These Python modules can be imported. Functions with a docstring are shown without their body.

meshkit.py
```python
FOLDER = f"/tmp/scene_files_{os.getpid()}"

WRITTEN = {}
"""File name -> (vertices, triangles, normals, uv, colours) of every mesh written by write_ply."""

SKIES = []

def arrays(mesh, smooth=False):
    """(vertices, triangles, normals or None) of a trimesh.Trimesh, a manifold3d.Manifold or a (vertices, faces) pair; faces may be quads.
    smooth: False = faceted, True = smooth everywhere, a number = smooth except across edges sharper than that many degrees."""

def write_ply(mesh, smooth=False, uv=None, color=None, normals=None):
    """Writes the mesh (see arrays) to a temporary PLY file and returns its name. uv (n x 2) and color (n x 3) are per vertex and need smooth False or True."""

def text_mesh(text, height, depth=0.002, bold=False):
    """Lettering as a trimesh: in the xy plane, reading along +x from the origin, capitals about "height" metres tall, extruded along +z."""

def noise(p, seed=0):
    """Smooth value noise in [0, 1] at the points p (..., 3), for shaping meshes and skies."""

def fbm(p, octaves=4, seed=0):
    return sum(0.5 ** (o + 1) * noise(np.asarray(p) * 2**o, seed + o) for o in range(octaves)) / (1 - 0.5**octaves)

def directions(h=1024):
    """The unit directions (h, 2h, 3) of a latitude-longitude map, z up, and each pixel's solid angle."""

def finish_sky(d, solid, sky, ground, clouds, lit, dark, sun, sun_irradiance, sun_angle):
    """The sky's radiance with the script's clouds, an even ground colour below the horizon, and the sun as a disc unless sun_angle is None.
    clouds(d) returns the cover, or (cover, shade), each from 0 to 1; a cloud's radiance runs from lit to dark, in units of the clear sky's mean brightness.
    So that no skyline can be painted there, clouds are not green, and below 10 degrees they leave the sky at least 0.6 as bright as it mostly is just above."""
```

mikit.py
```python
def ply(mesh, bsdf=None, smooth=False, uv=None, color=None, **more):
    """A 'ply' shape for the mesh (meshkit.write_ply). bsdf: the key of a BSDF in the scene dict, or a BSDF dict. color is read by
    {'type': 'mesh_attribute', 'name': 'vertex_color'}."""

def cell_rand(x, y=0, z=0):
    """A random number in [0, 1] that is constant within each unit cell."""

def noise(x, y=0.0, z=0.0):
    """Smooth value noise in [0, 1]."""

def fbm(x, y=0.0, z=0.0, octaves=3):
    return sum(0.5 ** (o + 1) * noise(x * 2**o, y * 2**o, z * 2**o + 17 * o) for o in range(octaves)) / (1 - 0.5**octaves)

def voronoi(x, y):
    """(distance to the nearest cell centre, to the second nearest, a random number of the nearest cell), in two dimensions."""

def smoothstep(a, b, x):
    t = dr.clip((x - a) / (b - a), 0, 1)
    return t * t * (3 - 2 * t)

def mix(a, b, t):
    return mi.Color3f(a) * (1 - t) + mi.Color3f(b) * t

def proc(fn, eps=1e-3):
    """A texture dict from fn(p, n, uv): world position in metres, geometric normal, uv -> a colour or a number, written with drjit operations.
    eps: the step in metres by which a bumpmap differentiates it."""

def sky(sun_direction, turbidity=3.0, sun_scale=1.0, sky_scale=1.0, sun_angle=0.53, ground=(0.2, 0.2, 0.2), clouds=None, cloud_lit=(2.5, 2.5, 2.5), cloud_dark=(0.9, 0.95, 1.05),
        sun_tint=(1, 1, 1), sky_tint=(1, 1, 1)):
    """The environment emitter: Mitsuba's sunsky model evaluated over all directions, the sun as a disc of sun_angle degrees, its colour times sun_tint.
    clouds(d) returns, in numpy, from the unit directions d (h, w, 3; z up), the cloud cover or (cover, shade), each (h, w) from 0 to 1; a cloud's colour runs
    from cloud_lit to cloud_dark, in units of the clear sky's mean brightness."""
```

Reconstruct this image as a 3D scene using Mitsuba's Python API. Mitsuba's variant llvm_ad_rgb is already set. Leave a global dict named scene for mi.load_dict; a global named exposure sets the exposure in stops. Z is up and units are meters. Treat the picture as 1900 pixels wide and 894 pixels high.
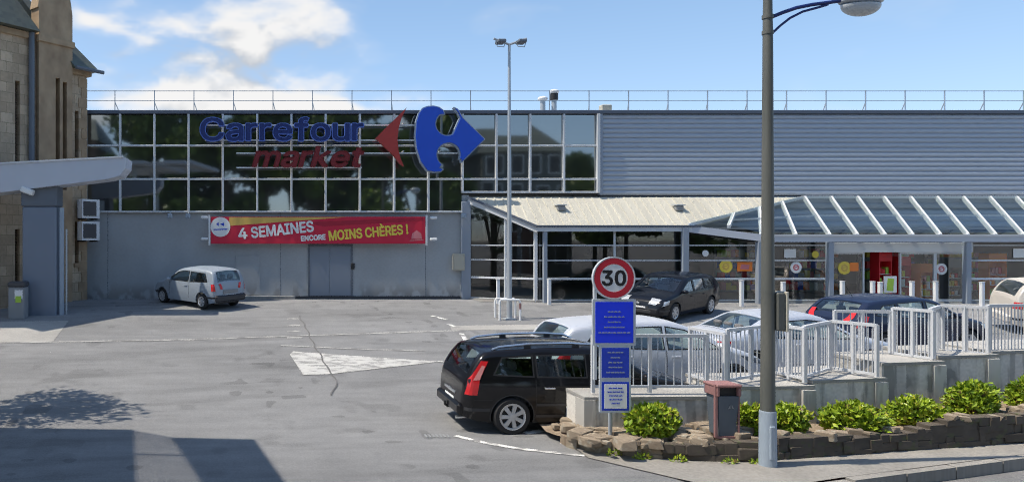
import math, numpy as np, trimesh, mitsuba as mi, mikit, meshkit
import drjit as dr
from manifold3d import Manifold, Mesh as MMesh
from shapely.geometry import Polygon, LineString, Point
from shapely import affinity
from shapely.ops import unary_union
from scipy.interpolate import PchipInterpolator
T = mi.ScalarTransform4f
rng = np.random.default_rng(7)
scene, labels = {}, {}
exposure = 1.78

# ------------------------------------------------------------------ camera, sky
HC = 3.2
F = 1350.0 / 1900.0                      # focal length over image width
scene['camera'] = {'type': 'perspective', 'fov': math.degrees(2 * math.atan(0.5 / F)), 'fov_axis': 'x',
    'principal_point_offset_x': (950 - 500) / 1900.0, 'principal_point_offset_y': 0.0,
    'near_clip': 0.1, 'far_clip': 3000.0,
    'to_world': T().look_at(origin=[0, 0, HC], target=[0, 1, HC], up=[0, 0, 1])}
SUN = np.array([-0.58, -0.06, 1.0])

def clouds(d):
    x, y, z = d[..., 0], d[..., 1], np.maximum(d[..., 2], 0.0)
    def field(zz):
        q = np.stack([x * 9.5, y * 9.5, zz * 17.0], -1)
        w = meshkit.fbm(q * 0.8 + 21.7, 3, 2)[..., None] - 0.5
        return meshkit.fbm(q + 1.1 * w + 3.3, 7, 5)
    n, n2 = field(z), meshkit.fbm(np.stack([x * 2.4, y * 2.4, z * 4.5], -1) + 9.1, 4, 11)
    az = np.arctan2(x, y)
    bank = np.exp(-(((az + 0.06) / 0.17) ** 2 + ((z - 0.235) / 0.085) ** 2))
    bank2 = np.exp(-(((az + 0.16) / 0.13) ** 2 + ((z - 0.205) / 0.045) ** 2))
    low = np.exp(-((az + 0.08) / 0.26) ** 2 - ((z - 0.175) / 0.03) ** 2)
    v = n + 0.30 * (n2 - 0.5) + 0.17 * bank + 0.16 * bank2 + 0.12 * low - 0.16 * np.clip((az - 0.10) / 0.22, 0, 1)
    cover = np.clip((v - 0.57) / 0.23, 0, 1)
    cover = cover * cover * (3 - 2 * cover)
    veil = 0.16 * np.clip((v - 0.44) / 0.26, 0, 1)
    shade = np.clip(0.25 + 4.5 * (field(z + 0.03) - n) + 0.9 * (0.5 - n), 0, 0.85)
    return np.clip(cover * 0.96 + veil * (1 - cover), 0, 1), shade

scene['sky'] = mikit.sky(SUN, turbidity=3, sky_scale=1.6, clouds=clouds, cloud_lit=(1.85, 1.82, 1.78), cloud_dark=(0.98, 1.06, 1.17), sun_tint=(0.93, 1.0, 1.10), sky_tint=(1.07, 1.0, 0.90))

# ------------------------------------------------------------------ materials
def rgb(*c): return {'type': 'rgb', 'value': [float(v) for v in (c if len(c) == 3 else c * 3)]}
def princ(col, rough=0.6, **k):
    tex = rgb(*col) if isinstance(col, tuple) else col
    return {'type': 'twosided', 'b': {'type': 'principled', 'base_color': tex, 'roughness': rough, **k}}
def mat(name, col, rough=0.6, **k): scene['mat_' + name] = princ(col, rough, **k)
def bump(inner, fn, h, eps=2e-3):
    return {'type': 'twosided', 'b': {'type': 'bumpmap', 'arbitrary': mikit.proc(fn, eps), 'scale': h, 'bsdf': inner}}

def asphalt_fn(p, n, uv):
    a = mikit.fbm(p.x * 0.35, p.y * 0.6, 0, 3)
    b = mikit.fbm(p.x * 2.1, p.y * 3.0, 3.0, 3)
    g = mikit.noise(p.x * 55, p.y * 55, 1.0)
    c = mikit.fbm(p.x * 0.9 + 4, p.y * 7.0, 7.0, 3)
    v = 0.178 + 0.055 * (a - 0.5) + 0.035 * (b - 0.5) + 0.035 * (g - 0.5) + 0.035 * (c - 0.5)
    oil = mikit.smoothstep(0.66, 0.78, mikit.fbm(p.x * 1.3 + 9, p.y * 1.3, 2.0, 3))
    tr = mikit.smoothstep(0.55, 0.75, mikit.fbm(p.x * 0.25 + 3, p.y * 2.6 - p.x * 0.5, 5.0, 3))
    sp = mikit.smoothstep(0.80, 0.86, mikit.noise(p.x * 3.1, p.y * 3.1, 9.0)) * mikit.smoothstep(0.5, 0.6, mikit.noise(p.x * 0.4, p.y * 0.4, 4.0))
    v = v * (1 - 0.16 * oil) * (1 - 0.12 * tr) * (1 - 0.25 * sp)
    v = v * 1.05
    return mi.Color3f(v * 0.97, v * 0.985, v * 1.005)
def street_fn(p, n, uv):
    b = mikit.fbm(p.x * 1.1, p.y * 1.6, 3.0, 3); g = mikit.noise(p.x * 45, p.y * 45, 1.0)
    v = 0.15 + 0.05 * (b - 0.5) + 0.05 * (g - 0.5)
    return mi.Color3f(v, v, v * 1.01)
def paving_fn(p, n, uv):
    b = mikit.fbm(p.x * 1.4, p.y * 1.4, 3.0, 4); g = mikit.noise(p.x * 30, p.y * 30, 1.0)
    v = 0.235 + 0.09 * (b - 0.5) + 0.05 * (g - 0.5)
    return mi.Color3f(v, v * 0.955, v * 0.88)
def concrete_fn(p, n, uv):
    s = mikit.fbm(p.x * 7.0 + p.y * 2, p.z * 1.1, 1.0, 4)              # vertical run stains
    m = mikit.fbm(p.x * 2.2, p.z * 2.2 + p.y, 4.0, 4)
    g = mikit.noise(p.x * 28, p.y * 28, p.z * 28)
    st = mikit.smoothstep(0.46, 0.66, s) * 0.55 + mikit.smoothstep(0.5, 0.66, m) * 0.45
    v = 0.66 + 0.12 * (g - 0.5) + 0.26 * (m - 0.5)
    return mikit.mix(mi.Color3f(v, v * 0.97, v * 0.91), mi.Color3f(0.20, 0.20, 0.19), dr.clip(st, 0, 0.85))
def wall_fn(p, n, uv):
    s = mikit.fbm(p.x * 1.2, p.z * 0.35, 1.0, 4); m = mikit.fbm(p.x * 0.5, p.z * 0.8, 5.0, 3); g = mikit.noise(p.x * 22, p.z * 22, 2)
    v = 1 + 0.20 * (s - 0.5) + 0.22 * (m - 0.5) + 0.07 * (g - 0.5)
    dirt = mikit.smoothstep(0.45, 0.65, mikit.fbm(p.x * 3.1, p.z * 2.0, 8.0, 3)) * mikit.smoothstep(1.75, 1.15, p.z)
    return mikit.mix(mi.Color3f(0.36, 0.385, 0.405) * v, mi.Color3f(0.17, 0.16, 0.15), dirt * 0.6)
def stone_fn(p, n, uv):
    h = p.x + p.y
    row = dr.floor(p.z / 0.34)
    cx = h / 0.62 + 0.5 * (row - 2 * dr.floor(row / 2))
    r = mikit.cell_rand(dr.floor(cx), row, 2)
    fx, fz = cx - dr.floor(cx), p.z / 0.34 - row
    j = dr.minimum(dr.minimum(fx, 1 - fx) * 0.62, dr.minimum(fz, 1 - fz) * 0.34)
    m = mikit.fbm(h * 1.5, p.z * 1.5, 1, 4); g = mikit.fbm(h * 11, p.z * 11, 3, 3)
    v = 1.15 + 0.16 * (r - 0.5) + 0.5 * (m - 0.5) + 0.3 * (g - 0.5)
    c = mikit.mix(mi.Color3f(0.35, 0.265, 0.18), mi.Color3f(0.42, 0.33, 0.23), r) * v
    return mikit.mix(mi.Color3f(0.30, 0.235, 0.16), c, mikit.smoothstep(0.004, 0.02, j))
def quoin_fn(p, n, uv):
    m = mikit.fbm((p.x + p.y) * 2.5, p.z * 2.5, 1, 4)
    return mikit.mix(mi.Color3f(0.26, 0.175, 0.11), mi.Color3f(0.48, 0.355, 0.225), m)
def slate_fn(p, n, uv):
    r = mikit.cell_rand(dr.floor((p.x + p.y) / 0.22), dr.floor(p.z / 0.14)); m = mikit.fbm(p.x * 2, p.y * 2, p.z * 2, 3)
    return mikit.mix(mi.Color3f(0.07, 0.08, 0.075), mi.Color3f(0.12, 0.135, 0.105), 0.5 * r + 0.6 * m - 0.1)
def rubble_fn(p, n, uv):
    m = mikit.fbm(p.x * 5, p.y * 5, p.z * 5, 4); r = mikit.noise(p.x * 2.3, p.y * 2.3, p.z * 2.3); l = mikit.smoothstep(0.58, 0.72, mikit.fbm(p.x * 14, p.y * 14, p.z * 14, 3))
    c = mikit.mix(mi.Color3f(0.15, 0.115, 0.085), mi.Color3f(0.36, 0.30, 0.225), m * 0.8 + r * 0.3 - 0.1)
    return mikit.mix(c, mi.Color3f(0.36, 0.35, 0.29), l * 0.5)
def darkrubble_fn(p, n, uv):
    m = mikit.fbm(p.x * 6, p.y * 6, p.z * 6, 4); r = mikit.noise(p.x * 2.3, p.y * 2.3, p.z * 2.3); l = mikit.smoothstep(0.60, 0.72, mikit.fbm(p.x * 12, p.y * 12, p.z * 12, 3))
    c = mikit.mix(mi.Color3f(0.045, 0.038, 0.032), mi.Color3f(0.125, 0.105, 0.085), m * 0.8 + r * 0.4 - 0.12)
    return mikit.mix(c, mi.Color3f(0.085, 0.10, 0.045), l * 0.6)
def soil_fn(p, n, uv):
    m = mikit.fbm(p.x * 7, p.y * 7, 1, 4)
    return mikit.mix(mi.Color3f(0.14, 0.105, 0.075), mi.Color3f(0.36, 0.29, 0.215), m)
def leaf_fn(p, n, uv):
    r = mikit.cell_rand(p.x * 17, p.y * 17, p.z * 17); m = mikit.noise(p.x * 3.5, p.y * 3.5, p.z * 3.5)
    c = mikit.mix(mi.Color3f(0.080, 0.170, 0.014), mi.Color3f(0.42, 0.53, 0.035), dr.clip(0.6 * r + 0.6 * m - 0.12, 0, 1))
    return mikit.mix(mikit.mix(c, mi.Color3f(0.44, 0.40, 0.05), mikit.smoothstep(0.86, 0.95, r) * 0.7), mi.Color3f(0.16, 0.09, 0.04), mikit.smoothstep(0.05, 0.02, r))
def tree_fn(p, n, uv):
    r = mikit.cell_rand(p.x * 5, p.y * 5, p.z * 5); m = mikit.noise(p.x * 0.7, p.y * 0.7, p.z * 0.7)
    return mikit.mix(mi.Color3f(0.04, 0.08, 0.012), mi.Color3f(0.17, 0.24, 0.03), dr.clip(0.5 * r + 0.7 * m - 0.2, 0, 1))
def paint_line_fn(p, n, uv):
    w = mikit.smoothstep(0.36, 0.56, mikit.fbm(p.x * 6, p.y * 6, 2, 4))
    return mikit.mix(mi.Color3f(0.22, 0.22, 0.22), mi.Color3f(0.62, 0.62, 0.60), w)
def faint_line_fn(p, n, uv):
    w = mikit.smoothstep(0.34, 0.68, mikit.fbm(p.x * 4, p.y * 9, 2, 4))
    return mikit.mix(mi.Color3f(0.19, 0.19, 0.19), mi.Color3f(0.36, 0.36, 0.35), w)
def palecon_fn(p, n, uv):
    m = mikit.fbm(p.x * 3, p.z * 3 + p.y, 2, 4); s = mikit.smoothstep(0.5, 0.7, mikit.fbm(p.x * 9, p.z * 1.5, 6, 3))
    v = (0.58 + 0.16 * (m - 0.5)) * (1 - 0.3 * s)
    return mi.Color3f(v, v * 0.97, v * 0.91)
def worn_fn(p, n, uv):
    w = mikit.smoothstep(0.25, 0.62, mikit.fbm(p.x * 5, p.y * 8, 2, 4))
    return mikit.mix(mi.Color3f(0.24, 0.24, 0.235), mi.Color3f(0.45, 0.45, 0.435), w)
def slab_fn(p, n, uv):
    m = mikit.fbm(p.x * 1.5, p.y * 2.5, 2, 4); g = mikit.noise(p.x * 40, p.y * 40, 2)
    v = 0.30 + 0.10 * (m - 0.5) + 0.05 * (g - 0.5)
    return mi.Color3f(v, v * 0.98, v * 0.93)
def tar_fn(p, n, uv):
    m = mikit.fbm(p.x * 6, p.y * 6, 2, 4)
    v = 0.095 + 0.07 * m
    return mi.Color3f(v, v, v)
def patch_fn(p, n, uv):
    m = mikit.fbm(p.x * 2, p.y * 2, 2, 4); g = mikit.noise(p.x * 50, p.y * 50, 2)
    v = 0.125 + 0.05 * (m - 0.5) + 0.03 * (g - 0.5)
    return mi.Color3f(v, v, v * 1.02)
def cream_fn(p, n, uv):
    m = mikit.fbm(p.x * 0.9, p.y * 0.5, 2, 4); s = mikit.fbm(p.x * 6, p.y * 0.8, 5, 3)
    v = 0.53 + 0.10 * (m - 0.5) + 0.10 * (s - 0.5)
    return mi.Color3f(v, v * 0.965, v * 0.83)
def mast_fn(p, n, uv):
    m = mikit.fbm(p.x * 20 + p.y * 20, p.z * 1.2, 2, 4)
    return mikit.mix(mi.Color3f(0.075, 0.082, 0.075), mi.Color3f(0.14, 0.14, 0.125), m)

for nm, fn, r in (('asphalt', asphalt_fn, .85), ('street', street_fn, .85), ('paving', paving_fn, .85), ('concrete', concrete_fn, .85),
                  ('wall', wall_fn, .6), ('stone', stone_fn, .85), ('quoin', quoin_fn, .85), ('slate', slate_fn, .5), ('rubble', rubble_fn, .9), ('darkrubble', darkrubble_fn, .9),
                  ('soil', soil_fn, .95), ('line', paint_line_fn, .7), ('faint', faint_line_fn, .8), ('slab', slab_fn, .8), ('palecon', palecon_fn, .8), ('tar', tar_fn, .6), ('worn', worn_fn, .8), ('patch', patch_fn, .85),
                  ('cream', cream_fn, .5), ('lamppole', mast_fn, .5)):
    scene['mat_' + nm] = princ(mikit.proc(fn), r)
for nm, fn, tr in (('leaf', leaf_fn, .7), ('treeleaf', tree_fn, .5)):
    scene['mat_' + nm] = {'type': 'twosided', 'b': {'type': 'principled', 'base_color': mikit.proc(fn), 'roughness': .42, 'specular': .45}}
mat('alu', (.58, .60, .62), .45, specular=.5)
mat('steelblue', (.27, .31, .37), .45)
mat('siding', (.36, .405, .47), .42, specular=.6)
mat('cap', (.085, .105, .145), .45)
mat('darkframe', (.12, .14, .17), .5)
mat('galv', (.42, .46, .50), .38, metallic=.35)
mat('whitepaint', (.70, .72, .74), .4)
mat('rail', (.55, .57, .60), .35, specular=.6)
mat('door', (.20, .235, .29), .5)
mat('black', (.02, .02, .022), .5)
mat('rubber', (.022, .022, .024), .75)
mat('darkgrey', (.06, .06, .065), .55)
mat('midgrey', (.24, .25, .26), .55)
mat('beige', (.44, .42, .35), .55)
mat('bluesign', (.008, .045, .85), .35, specular=.5)
mat('bluesign2', (.012, .05, .50), .4)
mat('logoblue', (.014, .075, .52), .4)
mat('letterblue', (.014, .03, .15), .4)
mat('letterrim', (.09, .16, .50), .4)
mat('letterred', (.20, .016, .02), .45)
mat('logored', (.33, .035, .03), .45)
mat('signwhite', (.74, .75, .75), .45)
mat('signgrey', (.50, .54, .58), .4)
mat('signred', (.52, .02, .04), .4)
mat('signblack', (.012, .012, .014), .5)
mat('banner', (.58, .018, .05), .6)
mat('bannerdark', (.40, .010, .035), .6)
mat('yellow', (.78, .60, .08), .6)
mat('ochre', (.62, .40, .10), .6)
mat('orange', (.85, .22, .03), .5)
mat('green', (.35, .55, .06), .5)
mat('brightred', (.70, .02, .03), .4)
mat('binred', (.27, .14, .135), .6)
mat('bingrey', (.095, .115, .14), .45)
mat('paneltinted', (.30, .36, .43), .35)
mat('petrolgrey', (.50, .53, .59), .5)
mat('pillarblue', (.17, .205, .265), .45)
mat('wood', (.10, .07, .05), .8)
mat('plaster', (.62, .60, .55), .8)
mat('brownhouse', (.16, .10, .085), .8)
mat('interior', (.13, .14, .13), .8)
mat('interiordark', (.07, .07, .07), .8)
mat('floor', (.25, .24, .22), .35)
mat('pink', (.55, .18, .2), .6)
scene['mat_mirrorglass'] = {'type': 'twosided', 'b': {'type': 'principled', 'base_color': rgb(.30, .315, .315), 'metallic': .94, 'roughness': .035}}
scene['mat_pane'] = {'type': 'thindielectric', 'int_ior': 1.6, 'specular_transmittance': rgb(.68, .74, .72)}
scene['mat_canopypane'] = {'type': 'thindielectric', 'int_ior': 1.5, 'specular_transmittance': rgb(.80, .85, .84)}
scene['mat_carpane'] = {'type': 'thindielectric', 'int_ior': 1.6, 'specular_transmittance': rgb(.78, .88, .86)}
def paint(name, c, metal=0.0, rough=.35): mat(name, c, rough, metallic=metal, specular=.5 if metal else .3, clearcoat=1.0 if metal else .5, clearcoat_gloss=.97)
paint('carblack', (.006, .006, .008), 0.0, .10)
paint('carsilver', (.60, .63, .68), .35)
paint('carsilver2', (.56, .60, .67), .4)
paint('carnavy', (.016, .026, .062), 0.0, .12)
paint('carink', (.006, .008, .014), 0.0, .10)
paint('carbeige', (.62, .58, .53), .2)
paint('carblue', (.27, .32, .38), .05)
mat('rim', (.55, .56, .58), .35, metallic=.5)
mat('chrome', (.75, .76, .78), .2, metallic=.9)
mat('redlamp', (.62, .015, .02), .15, clearcoat=1.0)
mat('lens', (.62, .25, .24), .15, clearcoat=1.0)
mat('clearlamp', (.62, .64, .66), .12, clearcoat=1.0, metallic=.4)
mat('plastic', (.035, .036, .04), .5)
mat('seat', (.14, .14, .145), .9)

# ------------------------------------------------------------------ helpers
def cat(ms): return trimesh.util.concatenate([m for m in ms if m is not None])
def box(x0, x1, y0, y1, z0, z1):
    m = trimesh.creation.box((x1 - x0, y1 - y0, z1 - z0)); m.apply_translation(((x0 + x1) / 2, (y0 + y1) / 2, (z0 + z1) / 2)); return m
def cbox(x0, x1, y0, y1, z0, z1, c=.01):
    h = np.array([x1 - x0, y1 - y0, z1 - z0]) / 2; pts = []
    for s in np.ndindex(2, 2, 2):
        sg = np.array(s) * 2 - 1
        for k in range(3):
            p = h - c; p = p.copy(); p[k] = h[k]; pts.append(sg * p)
    m = trimesh.convex.convex_hull(np.array(pts)); m.apply_translation(((x0 + x1) / 2, (y0 + y1) / 2, (z0 + z1) / 2)); return m
def prism(poly, z0, z1):
    poly = poly if hasattr(poly, 'exterior') else Polygon(poly)
    m = trimesh.creation.extrude_polygon(poly, z1 - z0, engine='earcut'); m.apply_translation((0, 0, z0)); return m
def facing(m, x, y, z):                      # xy drawing -> upright, facing -y; drawing's +z goes towards -y
    m = m.copy(); v = m.vertices.copy(); m.vertices = np.stack([v[:, 0] + x, y - v[:, 2], v[:, 1] + z], 1); return m
def plate(poly, y_front, th):                # poly in world x,z; front face at y_front
    return facing(prism(poly, 0, th), 0, y_front + th, 0)
def beam(p, q, w, h, up=(0, 0, 1)):
    p, q = np.array(p, float), np.array(q, float); d = q - p; L = np.linalg.norm(d); d /= L
    up = np.array(up, float)
    if abs(d @ up) > .99: up = np.array([0, 1.0, 0])
    s = np.cross(d, up); s /= np.linalg.norm(s); u = np.cross(s, d)
    m = trimesh.creation.box((L, w, h)); M = np.eye(4); M[:3, 0], M[:3, 1], M[:3, 2], M[:3, 3] = d, s, u, (p + q) / 2
    m.apply_transform(M); return m
def tube(pts, r, n=10):
    p = np.asarray(pts, float); r = np.broadcast_to(np.asarray(r, float), (len(p),))
    t = np.gradient(p, axis=0); t /= np.linalg.norm(t, axis=1, keepdims=True)
    ref = np.array([0, 1.0, 0]) if abs(t[0, 1]) < .9 else np.array([1.0, 0, 0])
    a = np.cross(t, ref); a /= np.linalg.norm(a, axis=1, keepdims=True); b = np.cross(t, a)
    ang = np.arange(n) * 2 * np.pi / n
    v = (p[:, None] + r[:, None, None] * (np.cos(ang)[None, :, None] * a[:, None] + np.sin(ang)[None, :, None] * b[:, None])).reshape(-1, 3)
    f = []
    for i in range(len(p) - 1):
        for k in range(n):
            k2 = (k + 1) % n; A, B, C, D = i * n + k, i * n + k2, (i + 1) * n + k2, (i + 1) * n + k
            f += [[A, C, B], [A, D, C]]
    v = np.vstack([v, p[0], p[-1]]); e0, e1 = len(v) - 2, len(v) - 1; l = (len(p) - 1) * n
    for k in range(n): f += [[e0, k, (k + 1) % n], [e1, l + (k + 1) % n, l + k]]
    m = trimesh.Trimesh(v, f, process=False); m.fix_normals(); return m
def lathe(prof, n=24):
    m = trimesh.creation.revolve(np.array(prof, float), sections=n); return m
def key_of(name):
    used = lambda k: k in scene or k in labels or any(s.startswith(k + '__') for s in taken)
    k, i = name, 0
    while k in taken:
        i += 1; k = f'{name}_{i:03d}'
    taken.add(k); return k
taken = set()
def thing(name, label=None, category=None, group=None, kind=None):
    k = key_of(name); d = {}
    if label: d['label'] = label
    if category: d['category'] = category
    if group: d['group'] = group
    if kind: d['kind'] = kind
    if d: labels[k] = d
    return k
def put(parent, name, mesh, m, smooth=False, label=None, kind=None):
    k = key_of(parent + '__' + name); scene[k] = mikit.ply(mesh, 'mat_' + m, smooth)
    if label or kind: labels[k] = {**({'label': label} if label else {}), **({'kind': kind} if kind else {})}
    return k
def solo(name, mesh, m, label=None, category=None, group=None, kind=None, smooth=False):
    k = thing(name, label, category, group, kind); scene[k] = mikit.ply(mesh, 'mat_' + m, smooth); return k
def textpoly(s, h, bold=True):
    m = meshkit.text_mesh(s, h, .1, bold); sec = m.section(plane_origin=(0, 0, .05), plane_normal=(0, 0, 1)).to_2D(to_2D=np.eye(4))[0]
    return unary_union([p for p in sec.polygons_full])
def polys(g): return [p for p in getattr(g, 'geoms', [g]) if hasattr(p, 'exterior') and p.area > 1e-7]
def platem(g, y, th): return cat([plate(p, y, th) for p in polys(g)])

# ------------------------------------------------------------------ the ground
def lot(y):
    t = np.asarray(y, float) - 13.5
    a = .4 * np.log1p(np.exp(np.clip(t / .4, -40, 40))) * .09
    return -.05 * np.log(np.exp(-np.clip(a, 0, 30) / .05) + math.exp(-1.06 / .05))
def kerb_y(x): return 9.69 + .3025 * (np.asarray(x, float) - 7.6)
def gz(x, y):
    x, y = np.asarray(x, float), np.asarray(y, float)
    d = (y - kerb_y(x)) / 1.045
    s = np.clip((.75 - d) / .75, 0, 1); s = s * s * (3 - 2 * s)
    return lot(y) - .13 * s
gx = np.concatenate([np.linspace(-400, -20, 14), np.arange(-18, 34, .3), np.linspace(36, 420, 14)])
gy = np.concatenate([np.linspace(-400, -4, 14), np.arange(-2, 30, .2), np.linspace(31, 500, 14)])
XX, YY = np.meshgrid(gx, gy, indexing='ij'); ZZ = gz(XX, YY)
def gridmesh(X, Y, Z):
    n, m = X.shape; v = np.stack([X, Y, Z], -1).reshape(-1, 3); i, j = np.meshgrid(np.arange(n - 1), np.arange(m - 1), indexing='ij')
    a, b, c, d = i * m + j, (i + 1) * m + j, (i + 1) * m + j + 1, i * m + j + 1
    f = np.concatenate([np.stack([a, b, c], -1).reshape(-1, 3), np.stack([a, c, d], -1).reshape(-1, 3)]); return trimesh.Trimesh(v, f, process=False)
ground = thing('parking_lot', 'sunlit grey asphalt parking lot sloping up to the supermarket', None, None, 'structure')
scene[ground] = mikit.ply(gridmesh(XX, YY, ZZ), 'mat_asphalt', True)
def drape(quads, lift, step=.25):
    """flat sheet over a polygon (list of xy), lying on the ground"""
    poly = Polygon(quads); v, f = trimesh.creation.triangulate_polygon(poly, engine='earcut')
    v3, f3 = trimesh.remesh.subdivide_to_size(np.column_stack([v, np.zeros(len(v))]), f, step, max_iter=20)
    v3 = np.asarray(v3); v3[:, 2] = gz(v3[:, 0], v3[:, 1]) + lift
    m = trimesh.Trimesh(v3, f3, process=False)
    if m.face_normals[0, 2] < 0: m.invert()
    return m
def strip(pts, w):
    return list(LineString(pts).buffer(w / 2, cap_style=2, join_style=2).exterior.coords)
put(ground, 'worn_line', drape(strip([(-8.4, 19.1), (-2.2, 19.55), (1.2, 20.1), (5.6, 20.75)], .13), .009), 'faint')
put(ground, 'give_way_triangle', drape([(.60, 18.25), (.50, 17.95), (.75, 16.1), (1.3, 16.15), (4.05, 17.25), (2.6, 17.65)], .011), 'worn', label='worn white painted triangle on the asphalt')
put(ground, 'white_line', drape(strip([(4.0, 17.22), (5.6, 17.4)], .10), .013), 'line')
put(ground, 'bay_line', drape(strip([(5.35, 20.3), (5.25, 19.4)], .13), .015), 'line')
put(ground, 'bay_line', drape(strip([(5.1, 22.9), (5.4, 22.3)], .12), .009), 'line')
put(ground, 'bay_line', drape(strip([(5.3, 21.6), (5.5, 21.1)], .12), .009), 'line')
put(ground, 'worn_line', drape(strip([(.3, 18.9), (2.2, 18.5), (3.9, 18.3)], .09), .010), 'faint')
for yy in (22.4, 21.4, 20.6, 19.8): put(ground, 'worn_line', drape(strip([(.52 - .02 * (22 - yy), yy), (.9, yy + .03)], .16), .009), 'faint')
put(ground, 'edge_line', drape(strip([(3.05, 11.95), (3.4, 11.55), (3.85, 11.2), (4.35, 10.98), (4.7, 10.85)], .11), .009), 'line', label='curved white painted edge line by the kerb island')
put(ground, 'edge_line', drape(strip([(4.25, 12.1), (4.62, 12.28)], .15), .009), 'line')
tar = [(.92, 22.9), (1.05, 21.2), (1.12, 19.6), (1.2, 18.4), (1.28, 17.5), (1.32, 16.6), (1.45, 15.8), (1.38, 15.2), (1.25, 14.6)]
tar = [(x + .025 * math.sin(5 * y), y) for x, y in [(np.interp(t, np.arange(9), [q[0] for q in tar]), np.interp(t, np.arange(9), [q[1] for q in tar])) for t in np.linspace(0, 8, 40)]]
put(ground, 'tar_seam', drape(strip(tar, .038), .017), 'tar')
put(ground, 'concrete_apron', drape([(-9.5, 21.9), (-6.1, 22.1), (-5.75, 19.3), (-9.0, 18.9)], .008), 'slab', label='pale concrete apron beside the stone house')
put(ground, 'concrete_apron', drape([(5.2, 20.75), (5.3, 21.35), (9.6, 21.7), (9.6, 20.9)], .007), 'slab', label='pale concrete strip beyond the silver hatchback')
put(ground, 'drain_grate', cat([box(2.55 + .06 * i, 2.58 + .06 * i, 11.83, 12.02, .0, .016) for i in range(7)]), 'midgrey')

# pavement, kerb, street
sx = np.concatenate([np.linspace(4.7, 7.6, 16), np.linspace(8.0, 40, 60)])
tt = np.linspace(0, 1, 7)
def lowwall_y(x): return 10.40 + .20 * (np.asarray(x, float) - 7.0)
def pave_back(x): return np.where(x < 7, np.interp(x, [4.6, 5.0, 5.5, 6.2, 7.0], [11.2, 10.85, 10.66, 10.48, 10.4]), lowwall_y(x)) + .25
def pave_front(x): return np.where(x < 6.0, np.interp(x, [4.6, 5.5, 6.0], [10.85, 9.75, 9.23]), kerb_y(x) + .02)
def pave_z(x): return np.interp(x, [4.6, 6.2, 7.6], [.012, .02, .045])
SX, TT = np.meshgrid(sx, tt, indexing='ij'); PY = pave_front(SX) * (1 - TT) + pave_back(SX) * TT
PZ = np.maximum(pave_z(SX) + .02 * TT, gz(SX, PY) + .012)
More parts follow.
